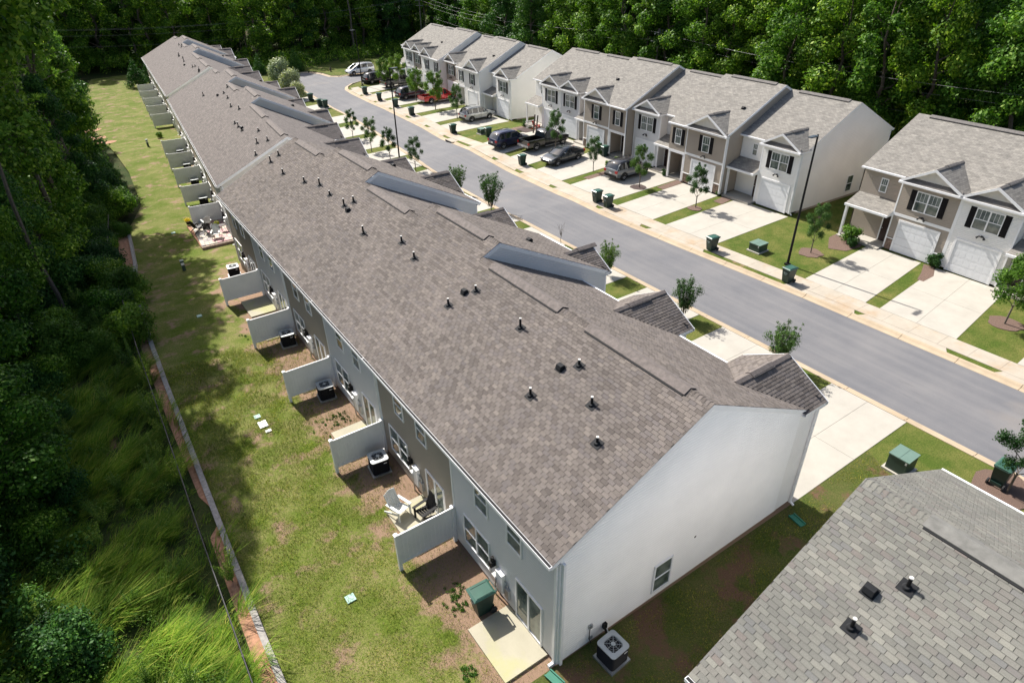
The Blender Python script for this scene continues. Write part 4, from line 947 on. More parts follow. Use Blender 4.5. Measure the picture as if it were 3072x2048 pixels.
# ------------------------------------------------------------------ vehicles
def wheel(r=.34, w=.22):
    k = ('wh', r)
    if k not in _c:
        t = MB(); n = 20; prof = [(r*.62, -w/2), (r*.93, -w/2), (r, -w/2+.03), (r, w/2-.03), (r*.93, w/2), (r*.62, w/2)]
        rings = [[(q*math.cos(2*math.pi*i/n), y, q*math.sin(2*math.pi*i/n)) for i in range(n)] for q, y in prof]; t.loft(rings, False); tm = t.mesh('tyre', mRubber, True)
        m = MB(); y0 = -w/2+.03
        m.mat(1).tube([(0, y0+.03, 0), (0, w/2-.04, 0)], r*.63, 18); m.mat(0)
        for i in range(5):
            a = 2*math.pi*i/5; c, s = math.cos(a), math.sin(a); px_, pz = -s, c; h = .045
            m.hexa([(px_*h, y0-.01, pz*h), (c*r*.6+px_*h*1.3, y0-.0, s*r*.6+pz*h*1.3), (c*r*.6-px_*h*1.3, y0, s*r*.6-pz*h*1.3), (-px_*h, y0-.01, -pz*h), (px_*h, y0+.03, pz*h), (c*r*.6+px_*h*1.3, y0+.03, s*r*.6+pz*h*1.3), (c*r*.6-px_*h*1.3, y0+.03, s*r*.6-pz*h*1.3), (-px_*h, y0+.03, -pz*h)])
        m.loft([[(q*math.cos(2*math.pi*i/18), y, q*math.sin(2*math.pi*i/18)) for i in range(18)] for q, y in ((r*.55, y0+.02), (r*.58, y0-.012), (r*.64, y0-.012), (r*.64, y0+.05))], False)
        m.tube([(0, y0-.015, 0), (0, y0+.02, 0)], .06, 10); _c[k] = (tm, m.mesh('rim', [mRim, mDark]))
    return _c[k]
def car(name, label, cat, x, y, rz, kind, col, rimcol=None, roofcol=None):
    t = thing(name, label, cat, (x, y, hh(x, y)+.012), rz, 'vehicles parked on the drives and street'); mp = paint('paint_'+name, col)
    K = dict(suv=dict(L=4.6, W=.92, b=[(-2.3, .50, .92, .76), (-2.24, .36, 1.02, .86), (-1.9, .27, 1.06, .91), (-1, .24, 1.04, .925), (.5, .24, 1.01, .925), (1.15, .24, 1.0, .92), (1.75, .27, .93, .90), (2.15, .32, .82, .84), (2.28, .42, .66, .74)],
                      g=[(-2.18, 1.04, .80, 1.04), (-1.98, 1.42, .70, 1.06), (-1.78, 1.60, .68, 1.06), (-1.2, 1.67, .70, 1.05), (-.3, 1.69, .71, 1.03), (.35, 1.64, .69, 1.02), (.62, 1.52, .69, 1.01), (1.22, 1.0, .80, .99)], gt=(0, 1, 5, 6), ax=(-1.38, 1.36), r=.36),
             sedan=dict(L=4.8, W=.91, b=[(-2.4, .48, .84, .74), (-2.33, .34, .97, .84), (-1.8, .24, 1.0, .90), (-1, .2, .97, .91), (.5, .2, .93, .91), (1.2, .2, .92, .90), (1.8, .22, .82, .87), (2.2, .27, .70, .80), (2.36, .36, .58, .68)],
                      g=[(-1.98, .99, .72, .99), (-1.45, 1.22, .64, .99), (-.95, 1.38, .62, .97), (-.4, 1.43, .62, .96), (.15, 1.39, .62, .95), (.5, 1.27, .65, .94), (1.2, .93, .76, .92)], gt=(0, 1, 4, 5), ax=(-1.40, 1.45), r=.34),
             van=dict(L=5.0, W=.96, b=[(-2.5, .42, 1.0, .82), (-2.44, .30, 1.1, .9), (-1.9, .24, 1.1, .95), (-1, .2, 1.08, .96), (.5, .2, 1.04, .96), (1.3, .2, 1.02, .95), (1.9, .24, .9, .92), (2.3, .3, .75, .84), (2.48, .4, .6, .7)],
                      g=[(-2.42, 1.1, .84, 1.1), (-2.3, 1.5, .76, 1.1), (-2.15, 1.68, .74, 1.1), (-1.2, 1.76, .76, 1.08), (0, 1.76, .76, 1.05), (.55, 1.68, .74, 1.04), (.9, 1.5, .74, 1.03), (1.75, .98, .84, .95)], gt=(0, 1, 5, 6), ax=(-1.5, 1.5), r=.34),
             pickup=dict(L=5.7, W=.96, b=[(-.62, .36, 1.06, .93), (0, .3, 1.06, .95), (1.3, .3, 1.07, .95), (1.8, .3, 1.08, .945), (2.3, .34, 1.04, .93), (2.68, .38, .98, .88), (2.82, .5, .85, .80)],
                      g=[(-.60, 1.08, .84, 1.06), (-.52, 1.6, .74, 1.06), (-.3, 1.76, .73, 1.06), (.4, 1.78, .74, 1.06), (.85, 1.72, .72, 1.06), (1.05, 1.6, .73, 1.06), (1.62, 1.08, .83, 1.06)], gt=(0, 4, 5), ax=(-1.72, 1.85), r=.40))[kind]
    def ring(s):
        x, zb, zs, hw = s; p = [(hw*.84, zb), (hw*.97, zb+.12), (hw, (zb+zs)/2), (hw*.985, zs-.10), (hw*.93, zs-.015), (hw*.45, zs+.02)]
        return [(x, -a, b) for a, b in p]+[(x, a, b) for a, b in p[::-1]]
    b = MB(); b.loft([ring(s) for s in K['b']]); bo = b.obj('body', mp, t, smooth=True)
    g = MB(); G_ = K['g']; rings = []
    for x_, zt, ht, zb in G_:
        hb = K['W']*.93; lo = zb-.03; rings.append([(x_, -hb, lo), (x_, -ht-(hb-ht)*.12, zt-.07 if zt > zb+.1 else zt-.02), (x_, -ht*.86, zt), (x_, 0, zt+.012), (x_, ht*.86, zt), (x_, ht+(hb-ht)*.12, zt-.07 if zt > zb+.1 else zt-.02), (x_, hb, lo)])
    for i, (R0, R1) in enumerate(zip(rings, rings[1:])):
        gl = i in K['gt']
        for k in range(6):
            g.mat(1 if (k in (0, 5) or gl) else 0); g.face([R0[k], R0[k+1], R1[k+1], R1[k]])
    g.obj('cabin', [mp if roofcol is None else paint('roof_'+name, roofcol), mCarGlass], t, smooth=True)
    # pillars
    pl = MB(); n = len(G_)
    idx = {'suv': (1, 3, 4, 6), 'sedan': (1, 3, 5), 'van': (1, 3, 4, 6), 'pickup': (0, 3, 5)}[kind]
    for i in idx:
        for s in (0, 5):
            a = Vector(rings[i][s]); c = Vector(rings[i][s+1]); nrm = Vector((0, -1 if s == 0 else 1, .25)).normalized()*.008; w = Vector((.045, 0, 0)); pl.hexa([a-w+nrm, a+w+nrm, c+w+nrm, c-w+nrm, a-w, a+w, c+w, c-w])
    for i in (K['gt'][-2] if kind != 'pickup' else 4,):
        for s, q in ((1, 1), (5, -1)):
            pts = [Vector(rings[j][s])+Vector((0, -.01*q, .005)) for j in range(i, n)]; pl.tube(pts, .035, 5)
    for s, q in ((1, 1), (5, -1)): pl.tube([Vector(rings[j][s])+Vector((0, -.01*q, 0)) for j in range(0, 3)], .035, 5)
    pl.obj('pillar', mp, t)
    L2 = K['L']/2; hw = K['W']; xr = K['b'][0][0] if kind != 'pickup' else -2.85; xf = K['b'][-1][0]
    if kind == 'pickup':
        m = MB(); m.box((-2.82, -.95, .42), (-2.74, .95, 1.08)); 
        for s in (-1, 1): m.box((-2.74, s*.80, .42), (-.63, s*.95, 1.08)); m.box((-2.5, s*.95, .42), (-2.2, s*.955, 1.0))
        m.obj('bed_wall', mp, t); MB().box((-2.74, -.8, .45), (-.63, .8, .62)).box((-2.76, -.82, 1.08), (-.62, -.78, 1.09)).obj('bed_liner', mDark, t)
        MB().box((-2.95, -.9, .42), (-2.83, .9, .58)).obj('bumper', mRim, t)
        for s in (-1, 1): MB().box((-.6, s*.92, .28), (1.3, s*1.02, .34)).obj('side_step', mRim, t)
        tz = .78
    else:
        MB().box((xr-.03, -hw*.8, .34), (xr+.1, hw*.8, .56)).obj('bumper', mBlack, t); tz = .84
    for s in (-1, 1):
        o = MB().box((xr-.012, s*hw*(.62 if kind != 'pickup' else .86), tz-.10), (xr+.16, s*hw*(.93 if kind != 'pickup' else 1.0), tz+.12)).obj('tail_light', mRed, t)
        MB().box((xf-.16, s*hw*.52, .62 if kind != 'pickup' else .8), (xf+.0, s*hw*.84, .74 if kind != 'pickup' else .96)).obj('headlight', mHead, t)
        MB().loft([[(G_[-2][0]+.02, s*hw*.95, 1.02), (G_[-2][0]+.2, s*hw*.95, 1.02), (G_[-2][0]+.2, s*hw*.95, 1.15), (G_[-2][0]+.02, s*hw*.95, 1.17)], [(G_[-2][0]+.04, s*(hw+.16), 1.04), (G_[-2][0]+.16, s*(hw+.16), 1.04), (G_[-2][0]+.16, s*(hw+.16), 1.14), (G_[-2][0]+.04, s*(hw+.16), 1.15)]]).obj('mirror', mp, t)
    MB().box((xf-.06, -hw*.45, .36), (xf+.012, hw*.45, .56)).obj('grille', mBlack, t); MB().box((xr-.02-(.09 if kind == 'pickup' else 0), -.16, .62 if kind != 'pickup' else .44), (xr-.012-(.09 if kind == 'pickup' else 0), .16, .76 if kind != 'pickup' else .56)).obj('licence_plate', mPlate, t)
    # door seams and handles, sills
    for s in (-1, 1):
        m = MB()
        for x_ in ((-.95, .05, 1.0) if kind != 'pickup' else (.0, 1.25)): m.box((x_-.008, s*(hw*1.0-.02), .36), (x_+.008, s*(hw*1.005+.001), .98))
        m.box((-1.0 if kind != 'pickup' else -.5, s*(hw*.9), .24), (1.0 if kind != 'pickup' else 1.4, s*(hw*1.0), .34)); m.obj('door_seam', mBlack, t)
        if kind in ('suv', 'van'): MB().tube([(G_[2][0]+.1, s*G_[3][2]*.9, G_[2][1]+.03), (G_[4][0], s*G_[4][2]*.9, G_[4][1]+.05), (G_[5][0], s*G_[5][2]*.9, G_[5][1]+.02)], .018, 6).obj('roof_rail', mBlack, t)
    tm, rm = wheel(K['r']); r = K['r']
    for ax in K['ax']:
        for s in (-1, 1):
            ar = MB(); nn = 12; out = [(ax+(r+.07)*math.cos(math.pi*i/nn), (r+.07)*math.sin(math.pi*i/nn)+r-.02) for i in range(nn+1)]
            yy = s*(hw+.006); ar.face([(a, yy, c) for a, c in out]); ar.face([(a, s*(hw-.28), c) for a, c in out])
            for (a, c), (d, e) in zip(out, out[1:]): ar.face([(a, yy, c), (d, yy, e), (d, s*(hw-.28), e), (a, s*(hw-.28), c)])
            ar.obj('wheel_arch', mBlack, t)
            w = part('wheel', tm, t, (ax, s*(hw-.085), r), (0, 0, 0 if s < 0 else math.pi)); part('rim', rm, w)
    return t
car('crossover', 'silver crossover with black wheel arches parked on the drive of the far row', 'car', 37.45, 64.55, rad(2), 'suv', (.42, .43, .42))
car('parked_suv', 'navy blue sport utility vehicle beside the black pickup', 'car', 32.5, 49.9, rad(1), 'suv', (.012, .018, .06))
car('pickup_truck', 'black pickup truck with open bed behind a small street tree', 'pickup truck', 35.0, 46.9, rad(1), 'pickup', (.006, .006, .008))
car('parked_sedan', 'dark grey sedan facing the street with sun glare on its windscreen', 'car', 33.25, 41.55, rad(186), 'sedan', (.035, .04, .045))
car('parked_suv', 'silver grey sport utility vehicle with black roof, partly behind a street tree', 'car', 35.1, 34.0, rad(2), 'suv', (.20, .21, .22), roofcol=(.03, .03, .035))
car('pickup_truck', 'bright red pickup half hidden by a round street tree', 'pickup truck', 38.8, 77.3, rad(3), 'pickup', (.50, .012, .02))
car('parked_suv', 'very dark blue sport utility vehicle next to the red pickup', 'car', 36.9, 82.1, rad(3), 'suv', (.012, .014, .035))
car('pickup_truck', 'dark grey pickup in front of the end units of the far row', 'pickup truck', 39.4, 91.4, rad(3), 'pickup', (.05, .055, .06))
car('parked_suv', 'black car behind the first small tree near the junction', 'car', 37.9, 96.6, rad(8), 'suv', (.008, .008, .009))
car('minivan', 'white minivan standing at the junction', 'van', 39.1, 106.2, rad(180), 'van', (.75, .76, .78))
car('parked_sedan', 'dark car on a near side drive, only its roof seen over the shingle roof', 'car', 18.3, 42.9, rad(0), 'sedan', (.02, .03, .05))
# ------------------------------------------------------------------ lamps and poles
def lamp(x, y, label, h=8.75, rz=math.pi):
    t = thing('street_lamp', label, 'street lamp', (x, y, hh(x, y)), rz, 'black street lamps with flat heads')
    MB().tube([(0, 0, -.1), (0, 0, h)], [.085, .055], 10).obj('pole', mBlack, t); MB().box((-.16, -.16, 0), (.16, .16, .12)).obj('base', mBlack, t)
    m = MB().box((-.04, -.04, h-.1), (.3, .04, h-.02)); m.hexa([(.2, -.15, h-.1), (.85, -.13, h-.08), (.85, .13, h-.08), (.2, .15, h-.1), (.2, -.15, h-.02), (.85, -.11, h-.02), (.85, .11, h-.02), (.2, .15, h-.02)]); m.obj('lamp_head', mLampH, t)
mLampH = plain('lamp_head_grey', (.05, .065, .08), .4)
lamp(30.42, 13.3, 'tall black street lamp on the near right lawn, its shadow lying across two drives')
lamp(21.6, 55.1, 'middle black street lamp at the left kerb, in front of the young trees', 9.2, 0)
lamp(35.0, 95.8, 'farthest black street lamp on the corner lawn by the white minivan', 8.2)
def pole(x, y, h, label):
    t = thing('utility_pole', label, 'utility pole', (x, y, hh(x, y)-.3), rad(20)); MB().tube([(0, 0, 0), (0, 0, h)], [.16, .10], 9).obj('pole', mPole, t)
    MB().box((-1.2, -.06, h-.55), (1.2, .06, h-.42)).box((-.05, -1.0, h-1.5), (.05, 1.0, h-1.42)).obj('crossarm', mSteel, t)
    for s in (-1.1, -.4, .4, 1.1): MB().cone((s, 0), .05, .04, h-.42, h-.25, 6).obj('insulator', mWireL, t)
pole(57.6, 53.2, 9.6, 'wooden utility pole with crossarm behind the tan and white row'); pole(63.2, 128, 9.9, 'distant wooden utility pole at the left end of the power lines')
def wire(a, b, sag, label, r=.018):
    a = Vector(a); b = Vector(b); o = MB().tube([a.lerp(b, i/24)+Vector((0, 0, -sag*4*(i/24)*(1-i/24))) for i in range(25)], r, 4).obj('power_line', mWireL); tag(o, label, 'cable', 'pale power lines above the treeline side of the houses')
for dz, dx in ((9.0, -1.1), (9.0, 1.1), (8.0, 0), (6.2, 0)):
    wire((57.6+dx, 53.2, dz), (63.2+dx, 128, dz-.6), 1.6, 'one of the thin pale power lines strung between the wooden poles', .009); wire((57.6+dx, 53.2, dz), (56+dx, -10, dz+.5), 1.4, 'power line running on behind the right hand houses', .009)
    wire((63.2+dx, 128, dz-.6), (-14, 142+dx, dz-1.8), 2.0, 'power line passing in front of the far woods', .009)
t = thing('fire_hydrant', 'small dark fire hydrant on the far grass by the junction', 'hydrant', (36.0, 112.2, hh(36, 112)), 0); MB().cone((0, 0), .13, .12, 0, .6).cone((0, 0), .13, .04, .6, .78).tube([(-.22, 0, .45), (.22, 0, .45)], .07).obj('body', mRedDk, t) if 'mRedDk' in globals() else MB().cone((0, 0), .13, .12, 0, .6).cone((0, 0), .13, .04, .6, .78).tube([(-.22, 0, .45), (.22, 0, .45)], .07).obj('body', mBark, t)
# storm drain inlet in the kerb
o = MB().box((29.1, 56.6, hh(29, 57)-.1), (29.9, 58.3, hh(29, 57)+.05)).obj('drain_cover', mWalk); tag(o, 'concrete storm drain inlet cut into the kerb', 'drain')
o = MB().box((29.02, 56.8, hh(29, 57)-.12), (29.12, 58.1, hh(29, 57)+.02)).obj('drain_opening', mDark); o.parent = bpy.data.objects['drain_cover']
# doormat, welcome things
o = MB().box((36.6, 52.5, .12), (37.9, 54.5, .15)).obj('doormat', mMulchD); tag(o, 'dark square mat on the front walk beside the black pickup', 'mat'); o.location.z = hh(37, 53)-.06
# ------------------------------------------------------------------ chairs
def adirondack(x, y, rz, z, mat, label):
    t = thing('patio_chair', label, 'chair', (x, y, z), rz)
    for i in range(6): m = MB().hexa([(-.27+i*.092, .22, .32), (-.19+i*.092, .22, .32), (-.19+i*.092, .5, .95+.04*(2.5-abs(i-2.5))), (-.27+i*.092, .5, .95+.04*(2.5-abs(i-2.5))), (-.27+i*.092, .24, .31), (-.19+i*.092, .24, .31), (-.19+i*.092, .52, .94+.04*(2.5-abs(i-2.5))), (-.27+i*.092, .52, .94+.04*(2.5-abs(i-2.5)))]).obj('back_slat', mat, t)
    for i in range(5): MB().hexa([(-.27, -.3+i*.11, .40-i*.02), (.27, -.3+i*.11, .40-i*.02), (.27, -.21+i*.11, .385-i*.02), (-.27, -.21+i*.11, .385-i*.02), (-.27, -.3+i*.11, .42-i*.02), (.27, -.3+i*.11, .42-i*.02), (.27, -.21+i*.11, .405-i*.02), (-.27, -.21+i*.11, .405-i*.02)]).obj('seat_slat', mat, t)
    for s in (-1, 1):
        MB().box((s*.30-.06, -.36, .55), (s*.30+.06, .38, .575)).obj('armrest', mat, t); MB().box((s*.30-.02, -.32, 0), (s*.30+.02, -.24, .55)).obj('leg', mat, t); MB().hexa([(s*.29-.015, -.3, .3), (s*.29+.015, -.3, .3), (s*.29+.015, .55, 0), (s*.29-.015, .55, 0), (s*.29-.015, -.3, .4), (s*.29+.015, -.3, .4), (s*.29+.015, .6, .06), (s*.29-.015, .6, .06)]).obj('leg', mat, t)
mChW = plain('chair_white', (.62, .64, .62), .6, var=.15); 
adirondack(-1.25, 8.45, rad(18), .07, mChW, 'white slatted garden chair on the patio behind the nearest fence'); adirondack(-.5, 7.7, rad(-80), .07, mBlack, 'black slatted garden chair on the patio behind the nearest fence')
zp = hh(0, 46)+.26
for x, y, a, mt, l in ((.15, 44.9, -20, mChW, 'pale metal chair at the front edge of the pink paver patio'), (-.1, 46.6, 160, mBlack, 'dark slatted chair in the middle of the pink paver patio'), (.1, 48.0, 185, mChW, 'light framed chair at the back of the pink paver patio by the fence'), (-.75, 47.4, 120, mBlack, 'dark chair at the outer side of the pink paver patio')): adirondack(x, y, rad(a), zp, mt, l)
t = thing('patio_table', 'small round dark red table on the pink paver patio', 'table', (.95, 46.1, zp)); MB().cone((0, 0), .28, .28, .5, .54, 16).obj('tabletop', mRedT if 'mRedT' in globals() else mDoor, t)
for i in range(3): a = i*2.1; MB().tube([(.2*math.cos(a), .2*math.sin(a), 0), (.12*math.cos(a), .12*math.sin(a), .5)], .015, 5).obj('leg', mBlack, t)
# red chair and clutter on the porch of the C row end
for x, y, a, l in ((38.4, 52.9, 90, 'red rocking chair on the white railed porch'), ): adirondack(x, y, rad(a), hh(x, y)+.1, mRed, l)
t = thing('porch_railing', 'white railing on the end porch with the hanging baskets', 'railing', (38.0, 54.5, hh(38, 54.5)), rad(0))
MB().box((0, -.02, .85), (1.2, .02, .92)).box((0, -.02, .12), (1.2, .02, .18)).obj('rail', mTrim, t)
for i in range(9): MB().box((.05+i*.13, -.015, .18), (.08+i*.13, .015, .85)).obj('baluster', mTrim, t)
for s in (-.15, .12):
    o = MB().box((-.05, -.07, 0), (.05, .07, 2.0)).obj('timber_board', mBarkL); o.location = (37.1, 51.5+s*2, hh(37, 51)); o.rotation_euler = (0, rad(14), rad(30)); tag(o, ('left' if s < 0 else 'right')+' one of two timber boards leaning by the porch with the red chair', 'board')
mRailG = plain('rail_dark', (.02, .02, .022), .5)
# chain link fence along the meadow
t = thing('chain_link_fence', 'black railed wire fence half buried in the tall grass on the left', 'fence'); fx = [(-7.98, -8), (-8.0, 5), (-7.98, 11), (-7.9, 18), (-7.85, 26), (-7.72, 32), (-7.6, 38.8), (-7.45, 45), (-6.5, 52.8)]
wv = MB()
for (x0, y0), (x1, y1) in zip(fx, fx[1:]):
    n = max(1, round((y1-y0)/2.6))
    for i in range(n):
        a = Vector((x0, y0, 0)).lerp(Vector((x1, y1, 0)), i/n); b = Vector((x0, y0, 0)).lerp(Vector((x1, y1, 0)), (i+1)/n); za = hh(a.x, a.y)+.17; zb_ = hh(b.x, b.y)+.17
        MB().tube([(a.x, a.y, za), (a.x, a.y, za+1.22)], .034, 7).obj('post', mBlack, t); MB().tube([(a.x, a.y, za+1.2), (b.x, b.y, zb_+1.2)], .024, 7).obj('top_rail', mRailG, t)
        q = 20
        for k in range(q):
            f0 = k/q; p = a.lerp(b, f0); r_ = a.lerp(b, min(1, f0+.42)); l_ = a.lerp(b, max(0, f0-.42)); zz = za+(zb_-za)*f0
            wv.face([(p.x, p.y, zz+.05), (p.x, p.y+.008, zz+.05), (r_.x, r_.y+.008, zz+1.18), (r_.x, r_.y, zz+1.18)]); wv.face([(p.x+.004, p.y, zz+.05), (p.x+.004, p.y+.008, zz+.05), (l_.x+.004, l_.y+.008, zz+1.18), (l_.x+.004, l_.y, zz+1.18)])
wv.obj('wire_mesh', mBlack, t, kind='stuff')
# ------------------------------------------------------------------ foliage
def leafquads(Cn, Nn, sz, asp=.6, fold=0):
    n = len(Cn); r = NR.normal(size=(n, 3)); Nn = Nn/np.linalg.norm(Nn, axis=1, keepdims=True)
    t = np.cross(Nn, r); t /= np.linalg.norm(t, axis=1, keepdims=True)+1e-9; b = np.cross(Nn, t); s = sz[:, None]
    V = np.stack([Cn-t*s*.5, Cn+b*s*asp*.5, Cn+t*s*.5, Cn-b*s*asp*.5], 1).reshape(-1, 3); return V, np.arange(n*4).reshape(n, 4)
def clumps(cs, rs, n, size, asp=.6, shell=.55, flat=.8):
    cs = np.array(cs); rs = np.array(rs); p = rs**2/np.sum(rs**2); k = NR.choice(len(cs), n, p=p); d = NR.normal(size=(n, 3)); d /= np.linalg.norm(d, axis=1, keepdims=True)
    r = rs[k]*(shell+(1-shell)*NR.random(n)**.7)*(1+.12*NR.normal(size=n)); off = d*r[:, None]; off[:, 2] *= flat
    Nn = d+NR.normal(size=(n, 3))*.55+np.array([0, 0, .35]); return leafquads(cs[k]+off, Nn, size*(.6+.8*NR.random(n)), asp)
def crown(name, cs, rs, n, size, mat, **k):
    V, F = clumps(cs, rs, n, size, **k); return npmesh(name, V, F, mat)
def limb(m, a, b, r0, r1, wob=.15, n=5):
    a = Vector(a); b = Vector(b); L_ = (b-a).length; pts = []; 
    for i in range(n+1): f = i/n; w = math.sin(f*math.pi)*wob*L_; pts.append(a.lerp(b, f)+Vector((rnd.uniform(-w, w)*.6, rnd.uniform(-w, w)*.6, 0)))
    m.tube(pts, [r0+(r1-r0)*i/n for i in range(n+1)], 6)
def broad(seed, H=16, R=3.8, z0=1.5, n=16000, size=.30, mat=None, kud=0, nc=34):
    global rnd; rnd = random.Random(seed); cs = []; rs = []
    for i in range(nc):
        f = (i+.5)/nc; z = z0+(H-z0)*f; prof = math.sin(min(1, (f*.94+.10))*math.pi)**.55; a = i*2.4+rnd.uniform(-.5, .5); rr = R*prof*rnd.uniform(.35, .92)
        cs.append((rr*math.cos(a), rr*math.sin(a), z)); rs.append(rnd.uniform(.8, 1.55)*R/3.8)
    cs.append((0, 0, H-.6)); rs.append(1.1)
    m = MB(); limb(m, (0, 0, -.5), (rnd.uniform(-.4, .4), rnd.uniform(-.4, .4), H*.86), .24, .05, .05, 8)
    for i in range(2, nc, 3): limb(m, (0, 0, max(1, cs[i][2]-1.6)), cs[i], .08, .02)
    return crown('crown', cs, rs, n, size, mat or mLeafF), m.mesh('trunk', mBark)
def pine(seed, H=23, z0=11.5, R=3.2, tufts=230, nd=34, ln=.42, mat=None):
    global rnd; rnd = random.Random(seed); m = MB(); limb(m, (0, 0, -.5), (rnd.uniform(-.6, .6), rnd.uniform(-.6, .6), H), .25, .05, .02, 9); tc = []; td = []
    nb = 30
    for i in range(nb):
        f = i/nb; z = z0+(H-z0)*f; L_ = R*(1-f*.72)*rnd.uniform(.6, 1.05); a = i*2.4+rnd.uniform(-.3, .3); tip = Vector((L_*math.cos(a), L_*math.sin(a), z+L_*.22)); limb(m, (0, 0, z), tip, .06, .015, .08, 4)
        for j in range(tufts//nb):
            g = rnd.uniform(.45, 1.05); p = Vector((0, 0, z)).lerp(tip, g)+Vector((rnd.gauss(0, .38), rnd.gauss(0, .38), rnd.gauss(.12, .2))); tc.append(p); td.append((math.cos(a)*.5, math.sin(a)*.5, .8))
    tc = np.array(tc); td = np.array(td); k = np.repeat(np.arange(len(tc)), nd); d = NR.normal(size=(len(k), 3))*.75+td[k]; d /= np.linalg.norm(d, axis=1, keepdims=True)
    l = ln*(.6+.6*NR.random(len(k)))[:, None]; c = tc[k]; sd = np.cross(d, NR.normal(size=(len(k), 3))); sd /= np.linalg.norm(sd, axis=1, keepdims=True)
    V = np.stack([c, c+d*l*.55+sd*.030, c+d*l, c+d*l*.55-sd*.030], 1).reshape(-1, 3); return npmesh('crown', V, np.arange(len(V)).reshape(-1, 4), mat or mLeafP), m.mesh('trunk', mBarkL)
def proto(name, meshes, cat):
    t = thing(name, None, cat); part('crown', meshes[0], t); part('trunk', meshes[1], t); return t
used = {}
def plant(p, x, y, s, label, group, rz=None, z=None, sz=None):
    rz = rnd2.uniform(0, 6.28) if rz is None else rz; z = hh(x, y)-.15 if z is None else z; sc = (s, s, sz or s)
    if p.name not in used: used[p.name] = 1; p.location = (x, y, z); p.rotation_euler = (0, 0, rz); p.scale = sc; p['label'] = label; p['group'] = group; return p
    return dup(p, (x, y, z), rz, label, group, sc)
rnd2 = random.Random(21)
BR = [proto('broadleaf_tree', broad(s, 16, 3.7, 1.2, 17000, .28, mLeafF), 'tree') for s in (1, 2, 3, 4)]+[proto('broadleaf_tree', broad(s, 16, 3.3, 1.0, 16000, .26, mLeafD), 'tree') for s in (5, 6)]
PN = [proto('pine_tree', pine(s), 'tree') for s in (11, 12, 13)]
NB = [proto('woodland_tree', broad(s, 9, 2.7, 1.0, 26000, .16, mt, nc=40), 'tree') for s, mt in ((31, mLeafF), (32, mLeafD), (33, mLeafF))]
# right hand woods
def jit(a): return rnd2.uniform(-a, a)
y = -26
def seen(x, y, top=17, low=0):
    for z in (low, (low+top)/2, top):
        for dx in (-3, 0, 3):
            p = px((x+dx, y, z))
            if p[2] > 0 and -120 < p[0] < 3200 and -150 < p[1] < 2150: return True
    return False
def where(zone, x, y, k, s):
    row = ('front row', 'second row', 'third row', 'back row', 'rearmost row', 'rearmost row')[min(k, 5)]; size = 'shorter' if s < .95 else ('medium' if s < 1.08 else 'taller')
    if zone == 'right':
        for lim, t in ((4, 'beyond the stone based right row'), (11, 'above the right row roof'), (18, 'right of the big white end wall'), (25, 'behind the big white end wall'), (32, 'behind the first tan unit'), (39, 'behind the middle white unit'), (46, 'behind the second tan unit'), (54, 'at the utility pole'), (62, 'behind the gap between the two rows'), (72, 'behind the near end of the far row'), (84, 'behind the middle of the far row'), (97, 'behind the far end of the far row'), (999, 'past the white minivan')):
            if y < lim: return size, row, t
    if zone == 'far':
        for lim, t in ((-10, 'at the top left corner'), (-2, 'left of the long roof'), (5, 'just left of the roof end'), (12, 'above the end of the farthest roof'), (19, 'right of the farthest roof end'), (26, 'behind the silvery shrubs'), (33, 'behind the road end'), (41, 'behind the hydrant'), (49, 'behind the white minivan'), (57, 'left of the far row gable'), (999, 'above the far row ridge')):
            if x < lim: return size, row, t
    for lim, t in ((0, 'at the bottom left corner'), (8, 'beside the sunlit grass'), (16, 'left of the tall weeds'), (24, 'opposite the third privacy fence'), (32, 'opposite the fifth privacy fence'), (42, 'opposite the end of the nearest row'), (54, 'opposite the paver patio'), (66, 'opposite the middle row fences'), (80, 'opposite the end of the middle row'), (92, 'by the red clay patches'), (108, 'opposite the farthest fences'), (125, 'opposite the end of the farthest row'), (999, 'at the far corner of the yard')):
        if y < lim: return size, row, t
def rows(xf, ys, step, labels, grp, hs, deep, pines=.12):
    y = ys[0]
    while y < ys[1]:
        for k in range(deep):
            x = xf(y)+k*5.2+jit(1.3)+(2.2 if k else 0); yy = y+jit(1.6); s = rnd2.uniform(*hs)
            pn = rnd2.random() < pines and k > 0; p = rnd2.choice(PN if pn else BR); q = rnd2.uniform(.92, 1.15)
            if not seen(x, yy): continue
            a, b, c = where('right', x, yy, k, s); dk = 'dark leafy tree' if p in BR[4:] else 'bright leafy tree'
            if pn: plant(p, x, yy, s*.86, '%s pine, %s, right wood, %s' % (a, b, c), grp)
            else: plant(p, x, yy, s*q, '%s %s, %s, right wood, %s' % (a, dk, b, c), grp, sz=s)
        y += step*rnd2.uniform(.85, 1.15)
rows(lambda y: 58.5+max(0, y-55)*.08+(4 if y > 95 else 0), (-22, 132), 4.7, ('leafy green tree in the wood behind the houses on the right', 'pine among the leafy trees behind the houses on the right'), 'trees of the right hand wood', (.86, 1.22), 4)
# far woods, left to right
def farrows():
    for k in range(5):
        x = -22
        while x < 112:
            y = 153+k*6 if x < 8 else (153-(x-8)*.8+k*6 if x < 32 else 133.8+k*6)
            s = rnd2.uniform(.95, 1.35)
            pn = rnd2.random() < .32; p = rnd2.choice(PN if pn else BR); a, b, c = where('far', x, y, k, s-.08)
            if seen(x, y, 18, -1): plant(p, x+jit(1.5), y+jit(1.5), s*(.85 if pn else 1), '%s %s, %s, far wood, %s' % (a, 'pine' if pn else ('dark tree' if p in BR[4:] else 'leafy tree'), b, c), 'trees of the far wood')
            x += rnd2.uniform(3.6, 4.9)
farrows()
